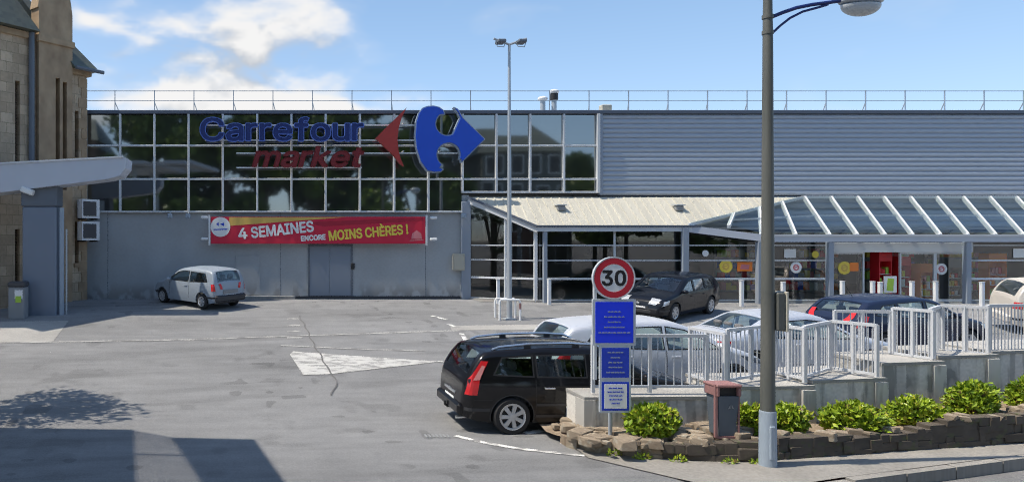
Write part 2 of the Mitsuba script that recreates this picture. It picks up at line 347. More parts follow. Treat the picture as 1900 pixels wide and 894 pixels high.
pv = thing('pavement', 'narrow light pavement rising beside the low stone wall', None, None, 'structure')
scene[pv] = mikit.ply(gridmesh(SX, PY, PZ), 'mat_paving', True)
kb = thing('kerb', 'granite kerb between pavement and street', None, None, 'structure')
x = 5.8
while x < 26:
    L = .98; a, b = np.array([x, float(kerb_y(x))]), np.array([x + L * .957 - .012, float(kerb_y(x + L * .957 - .012))])
    d = (b - a) / np.linalg.norm(b - a); nrm = np.array([d[1], -d[0]])
    zt = .05 * min(1, max(.1, (x - 5.9) / 1.7)) + rng.uniform(-.004, .004)
    pl = Polygon([a + nrm * .0, b + nrm * .0, b + nrm * .14, a + nrm * .14]).buffer(-.006, join_style=1)
    put(kb, 'kerb_stone', prism(pl, -.3, zt), 'paving'); x += L * .957
XS, YS = np.meshgrid(np.linspace(4.5, 60, 60), np.linspace(0, 1, 8), indexing='ij')
YS2 = kerb_y(XS) - .16 - 7.0 * YS
st = thing('street', 'grey street asphalt along the kerb', None, None, 'structure')
scene[st] = mikit.ply(gridmesh(XS, YS2, np.full_like(XS, -.115)), 'mat_street', True)
for s in (11.0, 12.9, 15.0): put(st, 'lane_mark', prism([(s, float(kerb_y(s)) - .75), (s + .8, float(kerb_y(s + .8)) - .75), (s + .8, float(kerb_y(s + .8)) - .9), (s, float(kerb_y(s)) - .9)], -.112, -.108), 'line')

# ------------------------------------------------------------------ the supermarket
DW = 27.0
def FX(u, y=DW): return (u - 500) / 1350 * y
def FZ(v, y=DW): return HC - (v - 447) / 1350 * y
sm = thing('supermarket', 'long grey supermarket with dark curtain wall, ribbed cladding and glass entrance porch', 'building')
XE = 34.0
put(sm, 'building_wall', cat([box(-14, 7.40, 27.02, 46, .6, 4.26), box(-14, XE, 27.35, 46, 4.9, 7.88), box(-14, XE, 27.35, 46, 4.2, 4.91), box(XE - .3, XE, 27.35, 46, .6, 4.9), box(7.1, 7.40, 27.0, 46, .6, 5.0)]), 'wall')
put(sm, 'corner_pilaster', cbox(7.10, 7.44, 26.86, 27.3, .95, 4.66, .015), 'steelblue')
put(sm, 'parapet_cap', cbox(-14, XE, 26.82, 27.6, 7.89, 8.02, .015), 'cap')
put(sm, 'plinth', cbox(-.9, 7.08, 26.95, 27.2, .9, 1.16, .01), 'darkgrey')
put(sm, 'low_step', cbox(-1.3, .95, 26.75, 27.0, .9, 1.17, .015), 'slab')
# curtain wall: panes, mullions, transoms
zt3 = [FZ(210), FZ(271), FZ(333)]
gxs = [7.14 - 1.266 * i for i in range(0, 15)][::-1]           # left bays
gxr = [7.14 + 1.245 * i for i in range(0, 5)]                  # right bays
def pane(x0, x1, z0, z1, y=26.93):
    m = box(x0, x1, y, y + .02, z0, z1); a = rng.normal(0, .006, 2)
    M = np.eye(4); c = np.array([(x0 + x1) / 2, y, (z0 + z1) / 2]); R = trimesh.transformations.euler_matrix(a[0], 0, a[1]); R[:3, 3] = c - R[:3, :3] @ c
    m.apply_transform(R); return m
zl, zr = [7.88, zt3[1], zt3[2], FZ(393)], [7.88, zt3[1], zt3[2], FZ(357)]
for xs, zs in ((gxs, zl), (gxr, zr)):
    for i in range(len(xs) - 1):
        for k in range(3): put(sm, 'glass_pane', pane(xs[i] + .03, xs[i + 1] - .03, zs[k + 1] + .03, zs[k] - .03), 'mirrorglass')
        if xs is gxr or i > 0: put(sm, 'mullion', cbox(xs[i] - .038, xs[i] + .038, 26.84, 26.96, zs[3] - .03, 7.885, .008), 'alu')
    for k in range(1, 4): put(sm, 'transom', cbox(xs[0], xs[-1], 26.865, 26.955, zs[k] - .035, zs[k] + .035, .008), 'alu')
put(sm, 'backing', cat([box(-13.5, 7.1, 26.99, 27.01, 4.27, 7.88), box(7.1, 12.15, 26.99, 27.3, 4.9, 7.88)]), 'interiordark')
put(sm, 'mullion', cbox(12.12 - .04, 12.12 + .07, 26.80, 26.98, zr[3] - .03, 7.885, .01), 'alu')
put(sm, 'cladding_corner', cbox(12.19, 12.31, 26.84, 27.3, FZ(362), 7.885, .01), 'steelblue')
z1, z0, n = 7.885, FZ(362), 17; ph = (z1 - z0) / n
prof = Polygon([(0, 0), (.055, .0), (.06, .02), (.012, .075), (.012, .125), (.06, ph - .004), (0, ph - .004), (-.06, ph - .004), (-.06, 0)])
for i in range(n):
    m = trimesh.creation.extrude_polygon(Polygon([(-.08, 0), (.004, 0), (.045, .045), (.045, .105), (.004, ph - .006), (-.08, ph - .006)]), XE - 12.31, engine='earcut')
    v = m.vertices.copy(); m.vertices = np.stack([v[:, 2] + 12.31, 26.95 - v[:, 0], v[:, 1] + z0 + i * ph], 1); m.fix_normals()
    put(sm, 'cladding_strip', m, 'siding')
put(sm, 'cladding_back', box(12.3, XE, 27.06, 27.34, z0 - .06, 7.88), 'cap')
# service door in the grey wall
for x0, x1 in ((FX(575), FX(612) - .004), (FX(612) + .004, FX(651))): put(sm, 'service_door', cbox(x0, x1, 26.985, 27.03, 1.17, FZ(456), .006), 'door', label='blue grey metal door leaf in the grey wall')
put(sm, 'door_frame', cat([box(FX(575) - .07, FX(575) - .004, 26.975, 27.03, 1.0, FZ(456) + .07), box(FX(651) + .004, FX(651) + .07, 26.975, 27.03, 1.0, FZ(456) + .07), box(FX(575) - .004, FX(651) + .004, 26.975, 27.03, FZ(456) + .004, FZ(456) + .07)]), 'darkframe')
for u in (200, 520, 790): put(sm, 'wall_joint', box(FX(u) - .008, FX(u) + .008, 27.012, 27.024, 1.0, 4.25), 'darkframe')
put(sm, 'door_handle', cbox(FX(648) + .06, FX(655) + .06, 26.93, 27.02, FZ(499), FZ(488), .02), 'black')
# roof guard rail
gr = thing('roof_guard_rail', 'thin pale guard rail along the supermarket roof edge', 'guard rail')
for i, u in enumerate(np.arange(140, 2200, 73.3)):
    X = FX(u, 27.8); put(gr, 'post', cat([beam((X, 27.8, 7.9), (X, 27.8, 8.95), .03, .03), beam((X, 27.8, 8.5), (X + .17, 28.3, 7.95), .025, .025)]), 'galv')
for z in (8.92, 8.55): put(gr, 'rail', beam((FX(130, 27.8), 27.8, z), (XE, 27.8, z), .022, .022), 'galv')
# roof vents
for lab, u, dark, top in (('short white metal roof vent with round cowl, left of the pair', 1007, False, 181), ('taller roof vent with dark collar and white cap, right of the pair', 1028, True, 168)):
    X, y = FX(u, 28.5), 28.5; zt = FZ(top, y); k = thing('roof_vent', lab, 'vent', 'vents on the supermarket roof')
    put(k, 'pipe', tube([(X, y, 7.8), (X, y, zt - .16)], .10, 12), 'galv', 40)
    if dark: put(k, 'collar', tube([(X, y, zt - .38), (X, y, zt - .13)], .15, 14), 'black', 40)
    cw = trimesh.creation.icosphere(2, .19); cw.apply_scale((1, 1, .55)); cw.apply_translation((X, y, zt - .06)); put(k, 'cowl', cw, 'whitepaint', True)
solo('roof_box', cat([cbox(FX(1117, 28.2), FX(1136, 28.2), 28.2, 28.5, 7.9, FZ(194, 28.2), .03)]), 'beige', 'small beige box on the roof edge where cladding begins', 'roof box')

# lean-to roof over the entrance hall
EX0, EY = 7.40, 25.55
LE = [(7.40, 26.9, FZ(372)), (9.42, EY, FZ(420, EY))]
XR = FX(1276, EY)
zb_, ze_ = FZ(366), FZ(420, EY)
XH0, XH1 = FX(1277, EY) + .05, FX(1491.7, 26.86)
rv = np.array([(7.40, 26.93, zb_), (XH1, 26.93, zb_), (XH0, EY, ze_), (9.42, EY, ze_)])
sheet = trimesh.Trimesh(np.vstack([rv, rv - (0, 0, .06)]), [[0, 2, 1], [0, 3, 2], [4, 5, 6], [4, 6, 7], [0, 1, 5], [0, 5, 4], [1, 2, 6], [1, 6, 5], [2, 3, 7], [2, 7, 6], [3, 0, 4], [3, 4, 7]], process=False); sheet.fix_normals()
lr = put(sm, 'lean_to_roof', sheet, 'cream')
slope = (zb_ - ze_) / (26.93 - EY)
for i, X in enumerate(np.arange(7.7, XH1 - .1, .30)):
    yb = 26.9; ya = 26.93 - (X - 7.4) / 2.02 * (26.93 - EY) if X < 9.42 else EY if X < XH0 else EY + (X - XH0) / (XH1 - XH0) * (26.93 - EY)
    if yb - ya < .1: continue
    put(lr, 'roof_rib', beam((X, ya, ze_ + slope * (ya - EY) + .012), (X, yb, ze_ + slope * (yb - EY) + .012), .05, .03), 'cream')
for u in (1040, 1259):
    y = 26.3; X, z = FX(u, y), ze_ + slope * (y - EY); k = put(lr, 'roof_lantern', cbox(X - .14, X + .14, y - .12, y + .12, z - .03, z + .17, .03), 'midgrey'); put(lr, 'roof_lantern_cap', cbox(X - .18, X + .18, y - .16, y + .16, z + .165, z + .20, .01), 'galv')
put(sm, 'porch_flat_roof', prism([(XH0 + .3, EY + .08), (XE, EY + .08), (XE, 26.90), (XH1 + .1, 26.90)], 3.60, 3.68), 'midgrey')
for i in range(5):
    m = trimesh.creation.extrude_polygon(Polygon([(-.08, 0), (.004, 0), (.045, .06), (.045, .16), (.004, .226), (-.08, .226)]), XE - XH0 - .5, engine='earcut')
    v = m.vertices.copy(); m.vertices = np.stack([v[:, 2] + XH0 + .5, 26.95 - v[:, 0], v[:, 1] + z0 - .06 - .23 * (i + 1)], 1); m.fix_normals(); put(sm, 'cladding_strip', m, 'siding')
put(sm, 'eaves_beam', cat([beam((9.38, EY - .03, ze_ - .10), (XR + .4, EY - .03, ze_ - .10), .10, .16), beam((7.36, 26.95, zb_ - .13), (9.42, EY - .02, ze_ - .13), .10, .18)]), 'alu')
put(sm, 'gutter', cat([beam((9.36, EY - .06, ze_ + .005), (XR + .4, EY - .06, ze_ + .005), .12, .07), beam((7.36, 26.91, zb_ - .01), (9.38, EY - .05, ze_ + .0), .12, .08)]), 'cap')
# entrance hall glazing: bevelled left side and long front
GY = 25.72
def gl(z): return z
za = [1.10, FZ(517, GY), FZ(483, GY), FZ(455, GY), ze_ - .15]
def wallbay(p, q, zs, nm='hall'):
    p, q = np.array(p, float), np.array(q, float)
    for k in range(len(zs) - 1):
        zt0, zt1 = zs[k], zs[k + 1]
        zp = zt1 if np.isscalar(zt1) else zt1[0]; zq = zt1 if np.isscalar(zt1) else zt1[1]
        v = np.array([(*p, zt0 + .02), (*q, zt0 + .02), (*q, zq - .02), (*p, zp - .02)]); put(sm, 'hall_pane', trimesh.Trimesh(v, [[0, 1, 2], [0, 2, 3]], process=False), 'pane')
    for k in range(len(zs) - 1):
        put(sm, 'hall_transom', beam((*p, zs[k]), (*q, zs[k]), .06, .07 if k in (0, 1) else .045), 'whitepaint' if k == 1 else 'alu')
def lt(p): return zb_ - .2 - (p[0] - 7.46) / 1.98 * (zb_ - ze_)
P0, P1, P2 = (7.46, 26.9), (8.50, 26.22), (9.40, GY)
for p, q in ((P0, P1), (P1, P2)): wallbay(p, q, za[:4] + [(lt(p), lt(q))])
put(sm, 'hall_post', beam((*P1, 1.0), (*P1, lt(P1)), .08, .08), 'whitepaint'); put(sm, 'hall_post', beam((*P2, 1.0), (*P2, ze_ - .1), .11, .11), 'whitepaint')
put(sm, 'hall_plinth', cat([beam((7.4, 26.9, 1.03), (9.40, GY, 1.03), .2, .16), box(9.4, FX(1537, GY), GY - .1, GY + .1, .95, 1.11), box(FX(1795, GY), XE, GY - .1, GY + .1, .95, 1.11)]), 'slab')
us = [999, 1140, 1275, 1410, 1537, 1800, 1960, 2110, 2260]
for a, b in zip(us[:-1], us[1:]):
    X0, X1 = FX(a, GY), FX(b, GY)
    if a == 1537:
        zh = FZ(468, GY)
        put(sm, 'door_header', cbox(X0, X1, GY - .12, GY + .08, zh, FZ(450, GY), .01), 'alu')
        put(sm, 'hall_pane', trimesh.Trimesh([(X0, GY, FZ(450, GY)), (X1, GY, FZ(450, GY)), (X1, GY, ze_), (X0, GY, ze_)], [[0, 1, 2], [0, 2, 3]], process=False), 'pane')
        for j in range(4):
            if j == 1: continue
            xa, xb = X0 + (X1 - X0) * j / 4, X0 + (X1 - X0) * (j + 1) / 4
            d = put(sm, 'sliding_door', cat([box(xa, xa + .05, GY - .03, GY + .03, 1.06, zh), box(xb - .05, xb, GY - .03, GY + .03, 1.06, zh), box(xa + .05, xb - .05, GY - .03, GY + .03, 1.06, 1.15), box(xa + .05, xb - .05, GY - .03, GY + .03, zh - .06, zh)]), 'alu')
            put(d, 'pane', trimesh.Trimesh([(xa + .05, GY, 1.15), (xb - .05, GY, 1.15), (xb - .05, GY, zh - .06), (xa + .05, GY, zh - .06)], [[0, 1, 2], [0, 2, 3]], process=False), 'pane')
        continue
    wallbay((X0, GY), (X1, GY), za)
    put(sm, 'hall_mullion', beam((X1, GY, 1.05), (X1, GY, ze_ - .1), .07, .06), 'alu')
for u, y, w in ((1011, 25.56, .13), (1271, 25.50, .22)): put(sm, 'hall_column', cbox(FX(u, y) - w / 2, FX(u, y) + w / 2, y - .07, y + .07, .95, ze_ - .05, .01), 'steelblue')
# inside of the shop
put(sm, 'shop_floor', box(7.5, XE - .3, GY + .1, 38, .9, 1.06), 'floor')
put(sm, 'shop_back_wall', box(7.4, XE, 36, 36.2, 1.06, 4.2), 'interior')
put(sm, 'shop_ceiling', box(7.4, XE, 27.0, 36, 4.15, 4.2), 'interior')
# glass porch
CY, CB = 25.25, 26.86
czf, czb = FZ(436, CY), FZ(366, CB)
tops = [(FX(1491.7 + 49.1 * i, CB), CB, czb) for i in range(-3, 14)]; bots = [(FX(1538.6 + 51.3 * i, CY), CY, czf) for i in range(-3, 14)]
A, B_, C_ = np.array((FX(1277, EY), EY - .02, FZ(417, EY))), np.array(tops[3]), np.array((FX(1424, CY), CY, czf))     # left hip corner, top, front
def cut(i):                                   # rafters left of the hip start on its sloping edge A-B
    t, b = np.array(tops[i]), np.array(bots[i])
    if i >= 3: return t, b
    s = {0: .38, 1: .60, 2: .80}[i]; t = A + (B_ - A) * s
    bb = A + (C_ - A) * {0: .62, 1: 1.0, 2: 1.0}[i]
    if i == 2: bb = np.array((FX(1476, CY), CY, czf))
    if i == 1: bb = np.array((FX(1412, CY + .03), CY + .03, czf))
    if i == 0: bb = np.array((FX(1352, 25.37), 25.37, FZ(420, 25.37)))
    return t, bb
raf = [cut(i) for i in range(len(tops))]
for t, b in raf: put(sm, 'porch_rafter', beam(t, b, .10, .12), 'whitepaint')
def tri(pts): return trimesh.Trimesh(np.array(pts), [[0, 1, 2]] if len(pts) == 3 else [[0, 1, 2], [0, 2, 3]], process=False)
lift = np.array((0, 0, .075))
put(sm, 'porch_pane', tri([A + lift, raf[0][1] + lift, raf[0][0] + lift]), 'canopypane')
for (t, b), (t2, b2) in zip(raf[:-1], raf[1:]):
    m1, m2 = (t + b) / 2, (t2 + b2) / 2
    put(sm, 'porch_pane', tri([b + lift, b2 + lift, m2 + lift, m1 + lift]), 'canopypane'); put(sm, 'porch_pane', tri([m1 + lift, m2 + lift, t2 + lift, t + lift]), 'canopypane')
for a, b in (((raf[0][0] + raf[0][1]) / 2, (raf[3][0] + raf[3][1]) / 2), ((raf[3][0] + raf[3][1]) / 2, (raf[-1][0] + raf[-1][1]) / 2)): put(sm, 'porch_purlin', beam(a, b, .05, .05), 'alu')
put(sm, 'porch_ridge', cat([beam(B_, tops[-1], .09, .10), beam(A, B_, .07, .10)]), 'whitepaint')
put(sm, 'porch_front_beam', cat([beam((C_[0], CY - .03, czf - .13), (bots[-1][0], CY - .03, czf - .13), .10, .22), beam(A - (0, 0, .14), (C_[0], CY - .03, czf - .13), .10, .24)]), 'petrolgrey')
put(sm, 'porch_gutter', beam((C_[0] - .05, CY - .07, czf - .01), (bots[-1][0], CY - .07, czf - .01), .14, .06), 'alu')
for u in (1410, 1541, 1796, 2056): put(sm, 'porch_post', cbox(FX(u, CY) - .09, FX(u, CY) + .09, CY - .05, CY + .13, .9, czf - .24, .015), 'steelblue')

# window stickers, posters and goods at the entrance: flat print stuck inside the glass, real stands inside
def disc(x, z, r, y, th=.006, n=28): return plate(Point(x, z).buffer(r, quad_segs=8), y, th)
def sticker(u, v, r, c1, c2, lab, y=GY - .02):
    X, Z = FX(u, y), FZ(v, y); rr = r / 1350 * y; k = thing('window_sticker', lab, 'sticker', 'stickers on the entrance windows')
    put(k, 'disc', disc(X, Z, rr, y), c1)
    if c2: put(k, 'emblem', platem(unary_union([Point(X, Z).buffer(rr * .55).difference(Point(X, Z).buffer(rr * .3)), Polygon([(X - rr * .3, Z - rr * .1), (X + rr * .3, Z + rr * .05), (X + rr * .25, Z + rr * .2), (X - rr * .3, Z + rr * .08)])]), y - .004, .004), c2)
sticker(1347, 494, 12, 'yellow', 'ochre', 'round yellow sticker left of an orange poster on hall glass')
sticker(1309, 470, 6, 'signwhite', None, 'small plain white round sticker, highest on the left hall glass')
sticker(1477, 496, 10.5, 'signwhite', 'pink', 'round white sticker with pale red print right of the lamp pole')
sticker(1513, 472, 6.5, 'yellow', None, 'small yellow sticker beside the white window notice')
sticker(1567, 497, 12, 'yellow', 'ochre', 'round yellow sticker just left of the sliding doors')
sticker(1747, 499, 10.5, 'signwhite', 'pink', 'round white sticker on the right sliding door')
def poster(u0, u1, v0, v1, c, lab, y=GY - .02, name='window_poster', c2=None):
    k = thing(name, lab, 'poster', 'posters on the entrance windows'); put(k, 'sheet', plate(Polygon([(FX(u0, y), FZ(v1, y)), (FX(u1, y), FZ(v1, y)), (FX(u1, y), FZ(v0, y)), (FX(u0, y), FZ(v0, y))]), y, .006), c)
    if c2: put(k, 'print', plate(Polygon([(FX(u0 + 5, y), FZ(v1 - 4, y)), (FX(u1 - 7, y), FZ(v1 - 3, y)), (FX(u1 - 5, y), FZ(v0 + 5, y)), (FX(u0 + 7, y), FZ(v0 + 4, y))]), y - .004, .004), c2)
poster(1368, 1396, 486, 503, 'orange', 'orange rectangular poster beside the round yellow sticker', c2='pink')
poster(1455, 1477, 462, 478, 'signwhite', 'white paper notice high on glass right of lamp pole')
poster(1577, 1593, 487, 503, 'orange', 'orange poster touching the yellow sticker by the doors', y=GY - .03)
poster(1640, 1664, 512, 543, 'signwhite', 'white and green notice board standing before the doors', y=25.4, name='notice_board', c2='green')
poster(1880, 1905, 461, 478, 'signwhite', 'white paper notice on the far right shop glass')
def stand(u0, u1, v0, v1, y, c, lab, shelves=3):
    X0, X1, Z1 = FX(u0, y), FX(u1, y), FZ(v0, y); k = thing('display_stand', lab, 'display stand', 'display stands inside the doors')
    put(k, 'body', cat([box(X0, X0 + .03, y, y + .4, 1.06, Z1), box(X1 - .03, X1, y, y + .4, 1.06, Z1), box(X0, X1, y + .38, y + .4, 1.06, Z1), box(X0, X1, y - .01, y + .02, Z1 - .32, Z1)]), c)
    for j in range(shelves):
        z = 1.2 + j * (Z1 - 1.6) / shelves; s = put(k, 'shelf', box(X0 + .03, X1 - .03, y + .02, y + .37, z, z + .02), 'signwhite')
        xx = X0 + .04
        while xx < X1 - .14: put(s, 'pack', cbox(xx, xx + .1, y + .05, y + .25, z + .02, z + .02 + rng.uniform(.12, .26), .01), ['orange', 'yellow', 'green', 'brightred', 'signwhite', 'pink'][rng.integers(6)]); xx += .125
stand(1631, 1655, 468, 545, 26.1, 'brightred', 'tall red display stand behind the left sliding doors')
stand(1668, 1690, 476, 540, 26.25, 'brightred', 'narrower red display stand in the middle doorway')
stand(1708, 1735, 489, 545, 26.2, 'orange', 'orange display stand behind the right sliding doors')
stand(1835, 1868, 470, 540, 26.4, 'orange', 'orange display stand at far right behind the shop glass')
stand(1760, 1785, 480, 545, 26.8, 'midgrey', 'grey goods rack inside near the right porch post')
for i, X in enumerate((18.6, 21.6, 24.6, 27.4)):
    k = thing('shop_shelf', f'long grey goods shelf inside the shop', 'shelf', 'goods shelves inside the shop')
    put(k, 'rack', cat([box(X, X + 2.0, 30.4, 30.45, 1.06, 2.9)] + [box(X, X + 2.0, 29.95, 30.4, z, z + .03) for z in (1.15, 1.6, 2.05, 2.5)]), 'midgrey')
    for z in (1.18, 1.63, 2.08, 2.53):
        xx = X + .03
        while xx < X + 1.8: w = rng.uniform(.12, .25); put(k, 'pack', box(xx, xx + w, 30.0, 30.3, z, z + rng.uniform(.18, .36)), ['orange', 'yellow', 'green', 'brightred', 'signwhite', 'bluesign2', 'beige', 'pink'][rng.integers(8)]); xx += w + .015

# bollards before the entrance
for i, (u, top, y, lab) in enumerate(((1019, 518, 25.0, 'white bollard at the corner of the glass hall'), (924, 519, 25.3, 'white bollard before the slanted hall side'), (1376, 521, 24.6, 'white bollard behind the black hatchback'), (1453, 524, 24.6, 'white bollard right behind the lamp pole'), (1563, 522, 24.6, 'white bollard left of sliding doors'),
        (1619, 523, 24.7, 'left one of two white bollards close together by doors'), (1633, 524, 24.9, 'right one of two white bollards close together by doors'), (1692, 523, 24.7, 'white bollard before the middle of the doors'), (1736, 523, 24.6, 'white bollard before the right sliding door'), (1822, 524, 24.6, 'white bollard left of the beige car'))):
    X = FX(u, y); k = thing('bollard', lab, 'bollard', 'white bollards before the entrance'); zt = FZ(top, y); zg = float(gz(X, y))
    put(k, 'post', cbox(X - .055, X + .055, y - .055, y + .055, zg - .05, zt, .012), 'whitepaint'); put(k, 'cap', cbox(X - .065, X + .065, y - .065, y + .065, zt - .002, zt + .025, .01), 'alu')

# ------------------------------------------------------------------ signs on the facade
YS_ = 26.55
def letters(word, u0, u1, vbase, hpx, face, rim, name, lab, slant=0.0, rw=.03):
    k = thing(name, lab, 'sign'); P = []
    full = textpoly(word, 1.0); W = full.bounds[2] - full.bounds[0]
    X0, X1, Z = FX(u0, YS_), FX(u1, YS_), FZ(vbase, YS_); sy = hpx / 1350 * YS_; sx_ = (X1 - X0) / W
    off = 0.0; adv = []
    for i, ch in enumerate(word):
        wpre = textpoly(word[:i], 1.0).bounds[2] if i else full.bounds[0]
        g = textpoly(ch, 1.0); adv.append((ch, g))
    tot = sum(g.bounds[2] - g.bounds[0] for _, g in adv); gap = (W - tot) / max(1, len(word) - 1); cx = 0
    for ch, g in adv:
        gg = affinity.translate(g, cx - g.bounds[0], 0); cx += g.bounds[2] - g.bounds[0] + gap
        gg = affinity.affine_transform(gg, [sx_, sx_ * slant, 0, sy, X0, Z])
        l = put(k, 'letter', platem(gg.buffer(-rw * .35), YS_ - .10, .12), face)
        put(l, 'rim', platem(gg.buffer(rw).difference(gg.buffer(-rw * .2)), YS_ - .13, .14), rim)
    return k
kS = letters('Carrefour', 372, 674, 261, 40, 'letterblue', 'letterrim', 'shop_name_sign', 'dark blue shop name letters across the top of the curtain wall', 0, .02)
for v in (232, 260): put(kS, 'support_rail', beam((FX(380, YS_), YS_ + .06, FZ(v, YS_)), (FX(775, YS_), YS_ + .06, FZ(v, YS_)), .03, .045), 'whitepaint')
for u in (412, 540, 665): put(kS, 'bracket', beam((FX(u), 26.85, FZ(246, YS_)), (FX(u), YS_ + .06, FZ(246, YS_)), .04, .04), 'alu')
kM = letters('market', 468, 668, 309, 36, 'letterred', 'letterred', 'shop_subtitle_sign', 'dark red slanted word below the blue shop name letters', .22, .008)
for v in (284, 311): put(kM, 'support_rail', beam((FX(438, YS_), YS_ + .06, FZ(v, YS_)), (FX(850 if v == 284 else 672, YS_), YS_ + .06, FZ(v, YS_)), .03, .045), 'whitepaint')
for u in (475, 602): put(kM, 'bracket', beam((FX(u), 26.85, FZ(296, YS_)), (FX(u), YS_ + .06, FZ(296, YS_)), .04, .04), 'alu')
def zp(pts): return [(FX(340 + x / 2.98, YS_), FZ(170 + y / 2.98, YS_)) for x, y in pts]
lg = thing('logo_sign', 'large emblem of a red arrow and a blue notched arrow on the curtain wall', 'sign')
def arc(cx, cy, r, a0, a1, n=14): return [(cx + r * math.cos(math.radians(a)), cy + r * math.sin(math.radians(a))) for a in np.linspace(a0, a1, n)]
blue = Polygon(zp([(1320, 98), (1345, 88), (1380, 85), (1410, 92), (1432, 108), (1440, 128)] + arc(1456, 182, 66, -118, -360 + 50, 18)[1:-1] + [(1527, 150), (1516, 122), (1492, 93), (1512, 102), (1540, 150), (1660, 266), (1534, 392), (1532, 375)] + arc(1462, 352, 66, 20, -235, 18) +
        [(1412, 424), (1432, 432), (1418, 444), (1385, 447), (1345, 438), (1310, 390), (1288, 320), (1280, 250), (1286, 170), (1300, 125)])).buffer(0)
red = Polygon(zp([(1232, 92), (1204, 150), (1188, 205), (1181, 265), (1186, 325), (1198, 372), (1217, 416), (1196, 402), (1158, 352), (1062, 262), (1132, 190), (1196, 128)])).buffer(0)
pb = put(lg, 'blue_arrow', platem(blue.buffer(-.012), YS_ - .16, .20), 'logoblue'); put(pb, 'rim', platem(blue.buffer(.03), YS_ - .11, .16), 'paneltinted')
pr = put(lg, 'red_arrow', platem(red, YS_ - .14, .18), 'logored')
for u, v in ((745, 232), (745, 283), (800, 232), (812, 283)): put(lg, 'bracket', beam((FX(u), 26.85, FZ(v)), (FX(u), YS_ + .03, FZ(v)), .04, .04), 'alu')

# banner
YB = 26.62
bn = thing('advertising_banner', 'long red and yellow advertising banner stretched on the grey wall', 'banner')
bx0, bx1, bz0, bz1 = FX(391, YB), FX(789, YB), FZ(452, YB), FZ(402, YB)
Xb, Zb = np.meshgrid(np.linspace(bx0, bx1, 60), np.linspace(bz0, bz1, 8), indexing='ij')
def by(X, Z): return YB + .012 * np.sin(X * 4.2 + Z * 3) + .008 * np.sin(X * 11)
def sheet_at(X, Z, lift): return np.stack([X, by(X, Z) - lift, Z], -1)
def xzgrid(X, Z, lift):
    m = gridmesh(X, X, X); m.vertices = sheet_at(X, Z, lift).reshape(-1, 3); return m
put(bn, 'cloth', xzgrid(Xb, Zb, 0), 'banner')
def onbanner(poly, lift=.012):
    out = []
    for g in polys(poly):
        v, f = trimesh.creation.triangulate_polygon(g, engine='earcut'); v3, f3 = trimesh.remesh.subdivide_to_size(np.column_stack([v, 0 * v[:, 0]]), f, .25, max_iter=12)
        v3 = np.asarray(v3); out.append(trimesh.Trimesh(sheet_at(v3[:, 0], v3[:, 1], lift), f3, process=False))
    return cat(out)
def bu(u, v): return (FX(u, YB), FZ(v, YB))
put(bn, 'yellow_swoosh', onbanner(Polygon([bu(425, 403), bu(640, 403), bu(560, 409), bu(425, 419)]), .006), 'ochre')
put(bn, 'dark_swoosh', onbanner(Polygon([bu(560, 412), bu(785, 404), bu(785, 410), bu(600, 420)]), .006), 'bannerdark')
cxb, czb2 = bu(409, 421)
lo = put(bn, 'round_badge', onbanner(Point(cxb, czb2).buffer(.36), .010), 'signwhite')
put(lo, 'badge_mark', onbanner(unary_union([Polygon([(cxb - .02, czb2 + .1), (cxb + .13, czb2 + .03), (cxb + .13, czb2 + .16)]), Polygon([(cxb - .16, czb2 + .10), (cxb - .06, czb2 + .03), (cxb - .06, czb2 + .17)]), Polygon([(cxb - .25, czb2 - .12), (cxb + .25, czb2 - .1), (cxb + .25, czb2 - .06), (cxb - .25, czb2 - .08)])]), .014), 'bluesign2')
def btext(s, u0, u1, v, hp, rot, c, nm):
    g = textpoly(s, hp / 1350 * YB); g = affinity.translate(g, -g.bounds[0], 0); w = g.bounds[2]
    g = affinity.scale(g, (FX(u1, YB) - FX(u0, YB)) / w, 1, origin=(0, 0)); g = affinity.rotate(g, rot, origin=(0, 0)); g = affinity.translate(g, *bu(u0, v)); put(bn, nm, onbanner(g.buffer(.008), .012), c)
btext('4', 443, 459, 443, 19, 5, 'signwhite', 'lettering'); btext('SEMAINES', 467, 583, 441, 19, 6, 'signwhite', 'lettering'); btext('ENCORE', 559, 604, 447, 9, 4, 'signwhite', 'lettering')
btext('MOINS CHÈRES !', 611, 758, 446, 17, 5, 'yellow', 'lettering')
hx, hz = bu(773, 437); put(bn, 'corner_mark', onbanner(unary_union([Polygon([(hx - .2, hz - .12), (hx - .16, hz + .08), (hx, hz + .2), (hx + .16, hz + .08), (hx + .2, hz - .12)]), Polygon([(hx - .26, hz - .2), (hx + .26, hz - .17), (hx + .26, hz - .14), (hx - .26, hz - .17)])]), .012), 'pink')
for u in (388.5, 791.5): put(bn, 'frame_post', beam((FX(u, YB), YB + .02, FZ(455, YB)), (FX(u, YB), YB + .02, FZ(399, YB)), .06, .07), 'whitepaint')
for u, v in ((381, 404), (381, 443), (800, 405), (800, 444)):
    k = thing('banner_spotlight', f'small white spotlight on a bracket, {"upper" if v < 420 else "lower"} one {"left" if u < 500 else "right"} of the banner', 'spotlight', 'spotlights beside the banner')
    put(k, 'arm', beam((FX(u), 27.0, FZ(v)), (FX(u), 26.7, FZ(v)), .03, .03), 'galv'); put(k, 'head', cbox(FX(u) - .13, FX(u) + .13, 26.55, 26.72, FZ(v) - .05, FZ(v) + .05, .03), 'whitepaint')
for u, lab in ((318, 'small floodlight under the curtain wall near the stone house'), (351, 'small floodlight under the curtain wall left of the banner'), (855, 'small floodlight at the right end of the grey wall')):
    k = thing('wall_floodlight', lab, 'floodlight', 'floodlights under the curtain wall'); put(k, 'arm', beam((FX(u), 26.9, 4.27), (FX(u), 26.62, 4.18), .03, .03), 'galv'); put(k, 'head', cbox(FX(u) - .09, FX(u) + .09, 26.5, 26.68, 4.02, 4.2, .03), 'paneltinted')
